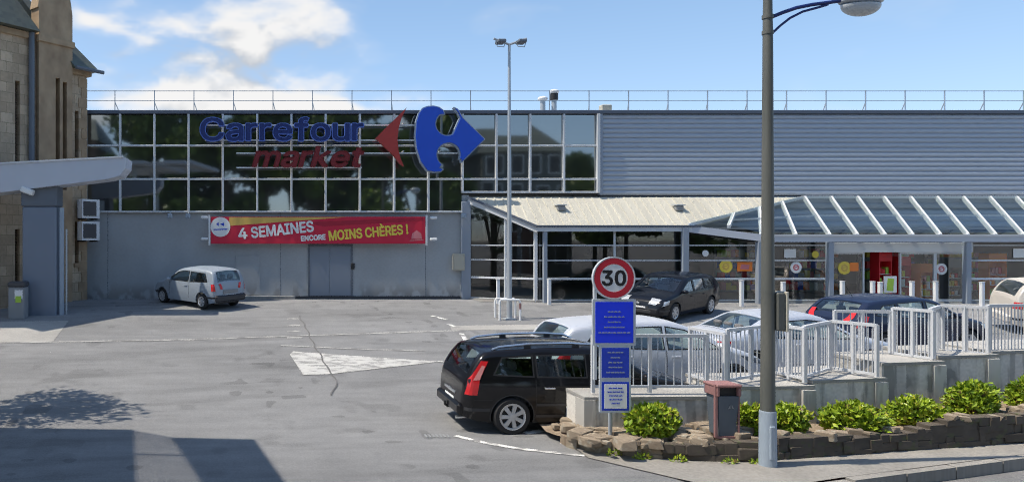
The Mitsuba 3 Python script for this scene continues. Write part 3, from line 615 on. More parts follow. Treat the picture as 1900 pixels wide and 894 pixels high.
eb = thing('electric_box', 'beige metal meter box on the grey wall by the hall', 'meter box'); put(eb, 'case', cbox(FX(839), FX(860), 26.80, 27.0, FZ(501), FZ(470), .015), 'beige'); put(eb, 'door', cbox(FX(841), FX(858), 26.785, 26.81, FZ(499), FZ(472), .006), 'beige')
solo('wall_hatch', cat([cbox(FX(437), FX(482), 26.99, 27.03, 1.2, FZ(474), .008)]), 'wall', 'flush grey panel in the wall right of the small hatchback', 'wall panel')

# ------------------------------------------------------------------ stone house at the left
sh = thing('stone_house', 'tall brown stone house with pier, narrow windows and slate roof', 'house')
Pn, Pf = np.array((-9.35, 23.6)), np.array((-6.70, 26.62)); dd = (Pf - Pn) / np.linalg.norm(Pf - Pn); nn = np.array((dd[1], -dd[0]))
LT = np.linalg.norm(Pf - Pn)
def along(u):                                  # length along the wall at which a vertical line of the picture meets it
    k = (u - 500) / 1350; return (k * Pn[1] - Pn[0]) / (dd[0] - k * dd[1])
def hp(s, o=0.0): return Pn + dd * s + nn * o
def hbox(s0, s1, o0, o1, z0, z1): return prism([tuple(hp(s0, o0)), tuple(hp(s1, o0)), tuple(hp(s1, o1)), tuple(hp(s0, o1))], z0, z1)
s_p0, s_p1 = along(66), along(128)
wins = [(along(28), along(37), 5.2, 8.6), (along(97), along(105), 5.0, 8.9), (along(110), along(118), 5.0, 8.8), (along(139), along(146), 6.2, 7.9), (along(139), along(146), 2.4, 3.9), (along(28), along(37), 1.4, 3.6)]
def wallpoly(s0, s1, z0, z1, o, th):
    g = Polygon([(s0, z0), (s1, z0), (s1, z1), (s0, z1)])
    for a, b, c, d in wins: g = g.difference(Polygon([(a, c), (b, c), (b, d), (a, d)]))
    ms = []
    for p in polys(g):
        m = prism(p, 0, th); v = m.vertices; w = Pn[None] + dd[None] * v[:, :1] + nn[None] * (o - v[:, 2:3]); m.vertices = np.column_stack([w, v[:, 1]]); m.fix_normals(); ms.append(m)
    return cat(ms)
hw_ = put(sh, 'wall', cat([wallpoly(-4, s_p0, .8, 10.4, 0, .35), wallpoly(s_p1, LT, .8, 9.35, 0, .35), hbox(LT - .35, LT, -5, -.351, .8, 9.35), hbox(-4, LT, -5, -4.7, .8, 9.35)]), 'stone')
put(sh, 'pier', wallpoly(s_p0, s_p1, .8, 11.2, .22, .5), 'quoin')
pg = Polygon([(s_p0 - .05, 11.2), (s_p1, 11.2), (s_p1 - .18, 12.4), (s_p1 - .45, 14.5), (s_p0 + .6, 14.5), (s_p0 + .2, 12.6)])
m = prism(pg, 0, .5); v = m.vertices; m.vertices = np.column_stack([Pn[None] + dd[None] * v[:, :1] + nn[None] * (.22 - v[:, 2:3]), v[:, 1]]); m.fix_normals(); put(sh, 'gable_stack', m, 'quoin')
put(sh, 'string_course', cat([hbox(s_p0 - .06, s_p1 + .05, -.2, .30, 10.05, 10.25), hbox(s_p1, LT + .14, -.2, .14, 9.2, 9.4), hbox(-4, s_p0, -.2, .10, 10.1, 10.3)]), 'quoin')
for i in range(22):
    w = .34 if i % 2 else .22; put(sh, 'quoin', hbox(LT - w, LT + .02, -.3, .025, 1.0 + i * .37, 1.35 + i * .37), 'quoin')
for a, b, c, d in wins:
    wn = put(sh, 'window', cat([hbox(a, b, -.27, -.22, c, c + .07), hbox(a, b, -.27, -.22, d - .07, d), hbox(a, a + .05, -.27, -.22, c + .07, d - .07), hbox(b - .05, b, -.27, -.22, c + .07, d - .07), hbox(a + .05, b - .05, -.27, -.22, (c + d) / 2 - .025, (c + d) / 2 + .025)]), 'wood'); put(wn, 'pane', hbox(a, b, -.30, -.275, c, d), 'mirrorglass'); put(wn, 'sill', hbox(a - .05, b + .05, -.2, .06, c - .14, c), 'quoin')
def roofmesh(pts, f): m = trimesh.Trimesh(np.array(pts, float), f, process=False); m.fix_normals(); return m
e0, e1 = hp(s_p1 + .0, .38), hp(LT + .32, .38); e2, e3 = hp(LT + .32, -5.3), hp(s_p1, -5.3); r0, r1 = hp(LT - 2.2, -2.4), hp(s_p1 - 1.5, -2.4)
put(sh, 'roof', roofmesh([(*e0, 9.38), (*e1, 9.38), (*e2, 9.38), (*e3, 9.38), (*r0, 13.2), (*r1, 13.2)], [[0, 1, 4], [0, 4, 5], [1, 2, 4], [2, 3, 5], [2, 5, 4], [3, 0, 5], [0, 2, 1], [0, 3, 2]]), 'slate')
f0, f1 = hp(-4.5, .4), hp(s_p0 - .05, .4); f2, f3 = hp(s_p0 - .05, -4), hp(-4.5, -4); q0, q1 = hp(s_p0 - 1.9, -2), hp(-4.5, -2)
put(sh, 'roof', roofmesh([(*f0, 10.32), (*f1, 10.32), (*f2, 10.32), (*f3, 10.32), (*q0, 14.4), (*q1, 14.4)], [[0, 1, 4], [0, 4, 5], [1, 2, 4], [2, 3, 5], [2, 5, 4], [3, 0, 5], [0, 2, 1], [0, 3, 2]]), 'slate')
put(sh, 'downpipe', cat([tube([(*hp(s_p0 - .22, .12), 1.2), (*hp(s_p0 - .22, .12), 10.3)], .10, 12)]), 'darkframe', 40)
put(sh, 'gutter', tube([(*hp(s_p1 + .02, .42), 9.36), (*hp(LT + .45, .42), 9.36)], .07, 10), 'darkframe', 40)
for i, (z0, z1, lab) in enumerate(((4.02, 4.70, 'upper white air conditioning unit at the corner of the stone house'), (3.22, 3.90, 'lower white air conditioning unit at the corner of the stone house'))):
    k = thing('air_conditioner', lab, 'air conditioner', 'air conditioners on the stone house'); a = LT + .28; put(k, 'case', hbox(a - .75, a, .12, .42, z0, z1), 'whitepaint'); put(k, 'fan_grille', hbox(a - .70, a - .15, .42, .44, z0 + .08, z1 - .08), 'darkgrey'); put(k, 'bracket', cat([hbox(a - .65, a - .6, -.01, .45, z0 - .05, z0), hbox(a - .15, a - .1, -.01, .45, z0 - .05, z0)]), 'black')

# fuel canopy in front of it
fc = thing('fuel_canopy', 'grey winged canopy roof on a blue grey pillar by the stone house', 'canopy')
cy0, cy1 = 22.75, 23.7
xt, xl = FX(235, cy0), -11.2
zt_, zl_ = FZ(293, cy0), FZ(293 + 16 / 235 * 300, cy0)
wing = Polygon([(xl, zl_ - 1.02), (FX(-30, cy0), FZ(361, cy0)), (FX(200, cy0), FZ(332, cy0)), (FX(222, cy0), FZ(326, cy0)), (FX(233, cy0), FZ(312, cy0)), (xt, FZ(294, cy0)), (FX(228, cy0), FZ(292, cy0)), (xl, zl_)])
put(fc, 'wing', plate(wing, cy0, cy1 - cy0), 'petrolgrey', 30)
put(fc, 'top_flashing', beam((xl, cy0 - .01, zl_ + .02), (FX(229, cy0), cy0 - .01, FZ(291, cy0)), .08, .05), 'alu')
py = 22.95; px0, px1 = FX(41, py), FX(104, py)
put(fc, 'pillar', cbox(px0, px1, py, py + .65, .7, FZ(383, py), .04), 'pillarblue'); put(fc, 'pillar_cap', cbox(px0 - .03, px1 + .03, py - .03, py + .68, FZ(383, py), FZ(340, py), .03), 'darkframe')
put(fc, 'drain_pipe', tube([(FX(112, py), py + .15, .75), (FX(112, py), py + .15, FZ(385, py))], .075, 12), 'paneltinted', 40); put(fc, 'drain_pipe', tube([(FX(120, py), py + .2, .75), (FX(120, py), py + .2, FZ(425, py))], .03, 10), 'galv', 40)
k = thing('canopy_floodlight', 'small pale floodlight hanging under the grey canopy', 'floodlight'); put(k, 'arm', beam((FX(52, py), py - .1, FZ(340, py)), (FX(52, py), py - .1, FZ(352, py)), .05, .05), 'galv'); hd = cbox(-.2, .2, -.12, .12, -.09, .09, .03); hd.apply_transform(trimesh.transformations.rotation_matrix(.35, (0, 1, 0))); hd.apply_translation((FX(54, py), py - .15, FZ(355, py))); put(k, 'head', hd, 'signwhite')
k = thing('waste_bin', 'grey waste bin with white and green label by the pillar', 'bin'); y = 22.6; X = FX(34, y); zg = float(gz(X, y)); put(k, 'body', cbox(X - .25, X + .25, y - .2, y + .22, zg - .03, FZ(532, y), .03), 'midgrey'); put(k, 'lid', cbox(X - .27, X + .27, y - .22, y + .24, FZ(532, y), FZ(522, y), .04), 'darkgrey'); put(k, 'label', cat([box(X - .04, X + .2, y - .212, y - .199, FZ(553, y), FZ(537, y))]), 'signwhite'); put(k, 'label', box(X - .02, X + .16, y - .218, y - .213, FZ(560, y), FZ(548, y)), 'green')

# ------------------------------------------------------------------ parking mast with hoop guard
k = thing('parking_mast', 'tall slim grey mast with two floodlights on a forked head', 'lamp post'); y = 22.4; X = FX(945, y); zg = float(gz(X, y)); zt = FZ(82, y)
put(k, 'pole', tube([(X, y, zg - .1), (X, y, zg + 1.0), (X, y, zt)], [.085, .075, .04], 14), 'galv', 40); put(k, 'base_plate', cbox(X - .16, X + .16, y - .16, y + .16, zg - .05, zg + .03, .01), 'galv')
for s, u in ((-1, 915), (1, 976)):
    a = put(k, 'arm', tube([(X, y, zt - .02), (FX(u, y), y - .05, FZ(73, y))], .035, 8), 'galv'); lx = FX(945 + s * 19, y)
    put(a, 'lamp_head', cbox(lx - .13, lx + .13, y - .32, y + .02, FZ(84, y), FZ(77, y), .03), 'darkframe'); put(a, 'yoke', tube([(lx - .15, y - .15, FZ(79, y)), (lx - .1, y - .15, FZ(89, y)), (lx + .1, y - .15, FZ(90, y)), (lx + .15, y - .15, FZ(80, y))], .015, 6), 'galv')
k = thing('hoop_guard', 'white tubular hoop barrier around the foot of the mast', 'barrier'); y = 22.2; zg = float(gz(FX(945, y), y)); zt = FZ(556, y)
for yy in (y, y + .45): put(k, 'hoop', tube([(FX(927, y), yy, zg - .05), (FX(927, y), yy, zt - .06), (FX(929, y), yy, zt), (FX(963, y), yy, zt), (FX(965, y), yy, zt - .06), (FX(965, y), yy, zg - .05)], .035, 8), 'whitepaint', 40)
put(k, 'red_band', tube([(FX(965, y), y, zt - .28), (FX(965, y), y, zt - .1)], .04, 10), 'binred', 40)

# ------------------------------------------------------------------ retaining walls, bed, low stone wall
TER = [  # front-left xy, front-right xy, top, depth
    ((4.92, 11.36), (7.30, 11.42), .765), ((7.28, 11.55), (8.72, 11.66), .885), ((8.74, 11.72), (10.12, 11.95), .955), ((10.14, 12.05), (11.35, 12.25), 1.18), ((11.37, 12.33), (12.52, 12.52), 1.25), ((12.54, 12.62), (15.2, 13.1), 1.285), ((15.22, 13.2), (18.5, 13.9), 1.33)]
tlabs = ['lowest section of stained concrete wall, behind the road sign', 'stained concrete wall section just right of the lamp pole', 'stained concrete wall section, third from the left', 'dark stained tall concrete wall section, fourth from the left', 'pale concrete wall section with rust streaks, fifth from the left', 'concrete wall section at the right edge of the picture', 'concrete wall section beyond the right edge']
bnd = []
for i, ((a, b), (c, d), zt) in enumerate(TER):
    k = thing('retaining_wall', tlabs[i], 'retaining wall', 'stepped concrete retaining walls')
    zt -= .045
    put(k, 'core', cat([prism([(a, b), (c, d), (c, d + 1.15), (a, b + 1.15)], -.2, zt)]), 'concrete')
    put(k, 'coping', prism([(a - .012, b - .02), (c + .012, d - .02), (c + .012, d + 1.17), (a - .012, b + 1.17)], zt + .001, zt + .05), 'slab')
    if i: put(k, 'end_pier', prism([(c - .22, d - .075), (c + .004, d - .055), (c + .004, d + .2), (c - .22, d + .2)], -.2, zt - .02), 'palecon')
    else: put(k, 'end_pier', prism([(a - .02, b - .03), (a + .16, b - .03), (a + .16, b + .3), (a - .02, b + .3)], -.2, zt - .002), 'palecon')
def wall_h(x): return np.interp(x, [4.5, 5.5, 6.6, 7.2, 9.1, 9.9, 10.3, 11.5, 12.5, 20], [.19, .22, .28, .34, .31, .36, .47, .46, .50, .58])
def front_y(x): return np.where(x < 7, np.interp(x, [4.5, 4.62, 4.85, 5.5, 6.2, 7.0], [11.7, 11.35, 11.0, 10.64, 10.46, 10.4]), lowwall_y(x))
def back_y(x):
    return np.interp(x, [4.5, 4.8, 4.95] + [p for t in TER[1:] for p in (t[0][0], t[1][0])], [12.15, 12.05, 11.6] + [p for t in TER[1:] for p in (t[0][1], t[1][1])]) + .06
bx = np.concatenate([np.linspace(4.5, 12.6, 110), np.linspace(12.8, 18.4, 30)]); bt = np.linspace(0, 1, 12); BX, BT = np.meshgrid(bx, bt, indexing='ij')
BY = (front_y(BX) + .12) * (1 - BT) + back_y(BX) * BT
BZ = wall_h(BX) - .07 + .05 * BT + .09 * (meshkit.fbm(np.stack([BX * 3, BY * 3, 0 * BX], -1), 4, 3) - .5)
bed = thing('planting_bed', 'dry brown soil and gravel of the planting bed', None, None, 'structure'); scene[bed] = mikit.ply(gridmesh(BX, BY, BZ), 'mat_soil', True)
def rock(sx_, sy_, sz_, jit=.22, ch=.45):
    pts = []
    for s in np.ndindex(2, 2, 2):
        sg = np.array(s) - .5
        for k_ in range(3):
            p = sg * np.array([sx_, sy_, sz_]); q = p.copy(); q[k_] *= 1 - rng.uniform(.4 * ch, ch); pts.append(q + rng.normal(0, jit * .12, 3) * np.array([sx_, sy_, sz_]))
    return trimesh.convex.convex_hull(np.array(pts))
lw = thing('low_stone_wall', 'low dark rubble stone wall along the pavement', 'wall')
put(lw, 'mortar_core', cat([prism([(float(a), float(front_y(a)) + .05), (float(b), float(front_y(b)) + .05), (float(b), float(front_y(b)) + .22), (float(a), float(front_y(a)) + .22)], -.15, float(wall_h((a + b) / 2)) - .05) for a, b in zip(np.arange(4.62, 18.3, .25), np.arange(4.87, 18.6, .25))]), 'soil')
x = 4.66
while x < 13.6:
    H = float(wall_h(x)); z = -.03; ncol = 0; wx = rng.uniform(.20, .40)
    while z < H - .03:
        h = min(rng.uniform(.10, .19), H - z + .02); n_ = 1 if rng.random() < .6 else 2
        for j in range(n_):
            w = wx / n_; X = x + w * (j + .5) * .96; yv = float(front_y(X)); sl = math.atan2(float(front_y(X + .05) - front_y(X - .05)), .1)
            m = rock(w * 1.03, .20, h * 1.04, .12, .20 if X > 6.3 else .42); m.apply_transform(trimesh.transformations.rotation_matrix(sl + rng.normal(0, .05), (0, 0, 1))); m.apply_translation((X, yv + .10 + rng.normal(0, .012), z + h / 2 + rng.normal(0, .006))); put(lw, 'stone', m, 'darkrubble' if X > 5.6 else 'rubble')
        z += h * .97
    x += wx * .97 * max(.5, math.cos(sl))
for i in range(120):
    X = rng.uniform(4.65, 7.2) if i < 100 else rng.uniform(7.4, 12.4); t = rng.uniform(.05, .75) if i < 100 else rng.uniform(.0, .25); yv = float(front_y(X) * (1 - t) + back_y(X) * t) + .05
    if i < 40: X = rng.uniform(4.7, 5.8)
    s = rng.uniform(.05, .24) if i < 100 else rng.uniform(.08, .2); m = rock(s * 1.3, s, s * .55, .5); m.apply_transform(trimesh.transformations.rotation_matrix(rng.uniform(0, 6.28), (0, 0, 1))); m.apply_translation((X, yv, float(wall_h(X)) + .0 + rng.uniform(-.02, .05)))
    solo('rubble_stone', m, 'rubble', 'loose rubble stone lying on the planting bed', 'stone', 'loose stones on the bed')

# shrubs
def leaves(c, r, n, size, seed, flat=0.0):
    g = np.random.default_rng(seed); v, f = [], []
    lobes = g.normal(0, 1, (9, 3)); lobes /= np.linalg.norm(lobes, axis=1, keepdims=True); lobes[:, 2] = np.abs(lobes[:, 2]) * .9 - .1
    d = g.normal(0, 1, (n, 3)); d /= np.linalg.norm(d, axis=1, keepdims=True); rad = g.uniform(.25, 1, n) ** .45
    lump = .74 + .34 * np.max(np.clip(d @ lobes.T, 0, 1) ** 5, axis=1) + .10 * g.normal(0, 1, n) * .5
    p = d * (rad * lump)[:, None]; p[:, 2] = np.where(p[:, 2] < -.62, -.62 + .2 * g.random(n), p[:, 2])
    ax = d * .7 + g.normal(0, .6, (n, 3)) + np.array([0, 0, .35]); ax /= np.linalg.norm(ax, axis=1, keepdims=True)
    sd = np.cross(ax, g.normal(0, 1, (n, 3))); sd /= np.linalg.norm(sd, axis=1, keepdims=True); up = np.cross(sd, ax)
    P = p * np.array(r) + np.array(c); L = (size * g.uniform(.65, 1.25, n))[:, None]; W = L * .27
    q = np.stack([P - ax * L * .5, P + sd * W + up * W * .25, P + ax * L * .5 - up * L * .08, P - sd * W + up * W * .25], 1).reshape(-1, 3)
    i = np.arange(n)[:, None] * 4; F_ = np.concatenate([i + np.array([0, 1, 2]), i + np.array([0, 2, 3])]); return trimesh.Trimesh(q, F_, process=False)
def shrub(x, y, zg, r, n, seed, lab, size=.105):
    k = thing('shrub', lab, 'shrub', 'green shrubs along the low wall')
    c = (x, y, zg + r[2] * .55); put(k, 'foliage', leaves(c, r, n, size, seed), 'leaf')
    g = np.random.default_rng(seed + 99); st_ = []
    for j in range(9):
        a = g.uniform(0, 6.28); st_.append(tube([(x + .08 * math.cos(a) * r[0], y + .08 * math.sin(a), zg - .1), (x + .35 * math.cos(a) * r[0], y + .3 * math.sin(a) * r[1], zg + .4 * r[2]), (x + .7 * math.cos(a) * r[0], y + .6 * math.sin(a) * r[1], zg + 1.05 * r[2])], [.014, .01, .006], 5))
    put(k, 'stems', cat(st_), 'wood')
shrub(5.78, 10.95, .27, (.42, .36, .36), 1500, 1, 'yellowish green rounded shrub below the blue signs')
shrub(7.36, 11.05, .28, (.36, .28, .33), 1500, 2, 'green shrub just left of and behind the lamp pole', .10)
shrub(7.93, 11.1, .28, (.33, .28, .33), 1400, 12, 'yellow green shrub just right of the lamp pole', .10)
shrub(8.98, 11.2, .22, (.52, .30, .37), 2300, 3, 'wide green shrub right of the lamp pole, second wall section')
shrub(10.2, 11.5, .26, (.47, .30, .35), 2000, 4, 'green shrub before the dark stained wall section')
shrub(11.35, 11.72, .36, (.44, .30, .42), 2200, 5, 'tall green shrub before the pale streaked wall section')
shrub(12.7, 12.05, .40, (.48, .30, .40), 2100, 6, 'green shrub cut by the right picture edge')
weeds = []
for X, n_ in ((5.45, 60), (5.9, 40), (6.55, 50), (6.95, 60), (5.1, 30)): weeds.append(leaves((X, float(front_y(X)) - .08, .06), (.16, .05, .08), n_, .06, int(X * 100)))
solo('weeds', cat(weeds), 'leaf', 'small weeds at the foot of the low stone wall', 'weeds', None, 'stuff')

# ------------------------------------------------------------------ railings on the walls
def railing(p, q, ztop, zfoot, lab, mid=True, h=.80, pitch=.125):
    k = thing('railing_panel', lab, 'railing', 'pale metal railing panels on the stepped walls'); p, q = np.array(p, float), np.array(q, float); L = np.linalg.norm(q - p)
    P_ = lambda t, z: (*(p + (q - p) * t), z)
    put(k, 'top_rail', beam(P_(0, ztop), P_(1, ztop), .05, .05), 'rail'); put(k, 'bottom_rail', beam(P_(0, ztop - h), P_(1, ztop - h), .035, .04), 'rail')
    posts = [0, 1] + ([.5] if mid else [])
    for t in posts: put(k, 'post', beam(P_(t, zfoot), P_(t, ztop + .01), .05, .05), 'rail')
    n_ = max(2, int(round(L / pitch)))
    for j in range(1, n_):
        t = j / n_
        if all(abs(t - u) * L > .03 for u in posts): put(k, 'bar', beam(P_(t, ztop - h), P_(t, ztop), .013, .013), 'rail')
railing((5.12, 11.52), (6.93, 11.54), 1.70, .80, 'long face-on railing panel behind the blue sign panels')
railing((7.16, 12.38), (7.24, 11.56), 1.72, .80, 'short end-on railing panel beside the litter bin', pitch=.062)
railing((7.34, 11.66), (8.52, 12.30), 1.775, .92, 'railing panel passing behind the lamp pole')
railing((8.55, 12.32), (8.62, 11.72), 1.785, .92, 'short end-on railing panel right of the lamp pole', pitch=.062)
railing((8.66, 11.78), (9.62, 12.50), 1.81, .98, 'open railing panel before the silver coupe')
railing((9.66, 12.50), (9.90, 11.86), 1.825, .99, 'dense end-on railing panel before the coupe nose', pitch=.062)
railing((10.18, 13.1), (11.05, 12.95), 1.94, 1.21, 'railing panel before the navy hatchback tail')
railing((11.08, 12.92), (11.24, 12.32), 2.01, 1.21, 'dense railing panel, third from the right edge', pitch=.062)
railing((11.30, 12.44), (11.95, 12.98), 2.03, 1.28, 'narrow railing panel before the navy hatchback nose', False)
railing((11.98, 12.95), (12.40, 12.55), 2.05, 1.28, 'dense railing panel, second from the right edge', pitch=.062)
railing((12.62, 12.78), (14.3, 13.1), 2.06, 1.32, 'railing panel cut by the right edge before the beige car', pitch=.075)

# ------------------------------------------------------------------ road sign, litter bin, street lamp
sg = thing('road_sign', 'speed limit sign 30 above two blue panels and one white panel', 'road sign'); y = 11.0
def SX(u): return (u - 500) / 1350 * y
def SZ(v): return HC - (v - 447) / 1350 * y
put(sg, 'post', tube([(SX(1135), y + .05, .15), (SX(1135), y + .05, SZ(500))], .03, 12), 'galv', 40)
put(sg, 'post', beam((SX(1107), y + .06, SZ(705)), (SX(1107), y + .06, SZ(500)), .04, .05), 'signgrey')
cx, cz = SX(1138), SZ(515.5); R = 39 / 1350 * y
d = put(sg, 'speed_disc', disc(cx, cz, R, y - .02, .02), 'signwhite')
put(d, 'red_ring', platem(Point(cx, cz).buffer(R * .94, quad_segs=16).difference(Point(cx, cz).buffer(R * .66, quad_segs=16)), y - .025, .004), 'signred')
g = textpoly('30', .215, True).buffer(.004); b = g.bounds; g = affinity.translate(g, cx - (b[0] + b[2]) / 2, cz - (b[1] + b[3]) / 2); put(d, 'digits', platem(g, y - .025, .004), 'signblack')
put(d, 'disc_edge', platem(Point(cx, cz).buffer(R * 1.01, quad_segs=16).difference(Point(cx, cz).buffer(R * .975, quad_segs=16)), y - .028, .05), 'signgrey')
def panel(u0, u1, v0, v1, border, c, c2, lab, rows):
    P_ = Polygon([(SX(u0), SZ(v1)), (SX(u1), SZ(v1)), (SX(u1), SZ(v0)), (SX(u0), SZ(v0))]).buffer(.012, quad_segs=3)
    k = put(sg, 'panel', platem(P_, y - .02, .03), 'signgrey', label=lab); bb = border / 1350 * y
    put(k, 'face', platem(P_.buffer(-bb), y - .026, .006), c)
    if c2: put(k, 'inner', platem(P_.buffer(-bb * 2.0), y - .032, .006), c2)
    t = []
    for v, ws in rows:
        w = sum(ws) + 1.3 * (len(ws) - 1); u = (u0 + u1) / 2 - w / 2
        for q in ws:
            nl = max(2, int(q / 1.5))
            for jj in range(nl):
                a0, a1, hh, lo_ = u + q * jj / nl, u + q * (jj + .72) / nl, 1.0 + .55 * ((jj * 7 + int(v)) % 3 == 0), 1.0
                t.append(Polygon([(SX(a0), SZ(v + lo_)), (SX(a1), SZ(v + lo_)), (SX(a1), SZ(v - hh)), (SX(a0), SZ(v - hh))]))
            u += q + 1.3
    put(k, 'lettering', platem(unary_union(t), y - (.036 if c2 else .030), .004), 'bluesign2' if c2 else 'paneltinted')
panel(1100, 1177, 556, 639, 5, 'bluesign', None, 'large blue panel with pale lettering', [(578, [5, 4, 6, 5]), (587.5, [6, 9, 7, 6, 5]), (597, [5, 6, 5, 4]), (606.5, [7, 6, 8, 6, 6]), (616.5, [5, 9, 8, 7, 9, 7, 6])])
panel(1113, 1168, 642, 702, 4, 'bluesign2', None, 'smaller dark blue panel with pale lettering', [(653, [7, 5, 8, 5]), (662.5, [4, 6, 5]), (671.5, [7, 6, 5, 4]), (680.5, [8, 6, 9]), (690, [7, 6, 9, 8])])
panel(1113, 1168, 705, 763, 4, 'bluesign2', 'signwhite', 'white panel with a blue border', [(719, [6, 8, 9]), (726, [8, 6, 7, 5]), (733, [7, 9, 6]), (740, [5, 8, 9]), (747, [8, 6])])
# litter bin
lb = thing('litter_bin', 'grey litter bin with reddish frame at the low wall', 'litter bin'); y = 10.62
X0, X1 = (1332 - 500) / 1350 * y, (1372 - 500) / 1350 * y; Z0, Z1 = HC - (809 - 447) / 1350 * y, HC - (735 - 447) / 1350 * y; Zt = HC - (713 - 447) / 1350 * y
body = trimesh.convex.convex_hull(np.array([(a, b, Z0) for a in (X0 + .04, X1 - .04) for b in (y + .03, y + .27)] + [(a, b, Z1) for a in (X0 + .01, X1 - .005) for b in (y, y + .3)])); put(lb, 'body', body, 'bingrey', 20)
put(lb, 'frame', cat([beam((X0 - .02, y + .02, Z0 - .02), (X0 - .02, y + .02, Zt), .035, .04), beam((X0 - .02, y + .02, Z0 - .02), (X1 - .05, y + .02, Z0 - .02), .03, .03), beam((X1 + .0, y + .02, Z0 - .02), (X1, y + .02, Zt - .02), .02, .03)]), 'binred')
put(lb, 'hood', cat([cbox(X0 - .03, X1 + .03, y - .03, y + .33, Zt - .045, Zt, .015), cbox(X0 - .02, X0 + .02, y - .02, y + .30, Z1 - .0, Zt - .04, .008), cbox(X1 - .02, X1 + .02, y - .02, y + .30, Z1 - .0, Zt - .04, .01)]), 'binred')
put(lb, 'opening', box(X0 + .025, X1 - .025, y + .04, y + .28, Z1, Zt - .04), 'black')
put(lb, 'emblem', platem(unary_union([Polygon([(.0, .07), (.045, .0), (.01, .01)]), Polygon([(-.05, .0), (-.01, .06), (-.015, .005)])]), 0, .004).apply_translation(((X0 + X1) / 2 + .04, y + .0, Z0 + .40)), 'midgrey')
# lamp
lp = thing('street_lamp', 'tall grey green street lamp pole with curved bracket arm', 'street lamp'); y = 10.25
def LX(u): return (u - 500) / 1350 * y
def LZ(v): return HC - (v - 447) / 1350 * y
Xl = LX(1424.5)
put(lp, 'pole', tube([(Xl, y, -.05), (Xl, y, .75), (Xl, y, .80), (Xl, y, 2.0), (Xl, y, LZ(60)), (Xl, y, 6.9)], [.105, .10, .092, .085, .062, .052], 18), 'lamppole', 50)
put(lp, 'base_sleeve', tube([(Xl, y, -.02), (Xl, y, .02), (Xl, y, .80), (Xl, y, .815)], [.118, .112, .106, .10], 18), 'paneltinted', 40)
put(lp, 'base_door', cbox(Xl - .045, Xl + .03, y - .122, y - .09, .15, .62, .012), 'paneltinted')
for v in (32, 61, 540, 560): put(lp, 'clamp', tube([(Xl, y, LZ(v) - .025), (Xl, y, LZ(v) + .025)], .072 if v < 100 else .085, 18), 'lamppole', 40)
arm = lambda pts: tube([(LX(u), y, LZ(v)) for u, v in pts], .026, 10)
put(lp, 'arm', arm([(1430, 33), (1452, 24), (1478, 15), (1508, 9), (1540, 5), (1566, 1), (1580, -2)]), 'letterblue', 50); put(lp, 'arm_brace', tube([(LX(u), y, LZ(v)) for u, v in [(1432, 63), (1448, 48), (1466, 34), (1490, 22), (1520, 14), (1536, 9)]], .017, 8), 'letterblue', 50)
hc_ = np.array((LX(1597), y, LZ(6)))
for nm, zz, m_, s in (('lamp_housing', .02, 'galv', (.30, .17, .17)), ('lamp_glass', -.03, 'signgrey', (.27, .15, .165))):
    m = trimesh.creation.icosphere(3, 1.0); v = m.vertices.copy(); v *= np.array(s); v[:, 2] = np.where(v[:, 2] > 0, v[:, 2] if nm == 'lamp_housing' else 0, v[:, 2] * (.35 if nm == 'lamp_housing' else .95)); m.vertices = v + hc_ + (0, 0, zz); put(lp, nm, m, m_, 40)
lbx = thing('control_box', 'brown control box with beige edge strapped to lamp pole', 'box'); X = LX(1443)
put(lbx, 'case', cbox(Xl + .07, X + .045, y - .10, y + .12, LZ(612), LZ(542), .015), 'lamppole'); put(lbx, 'cover', cbox(X + .047, X + .085, y - .11, y + .13, LZ(614), LZ(540), .01), 'beige')

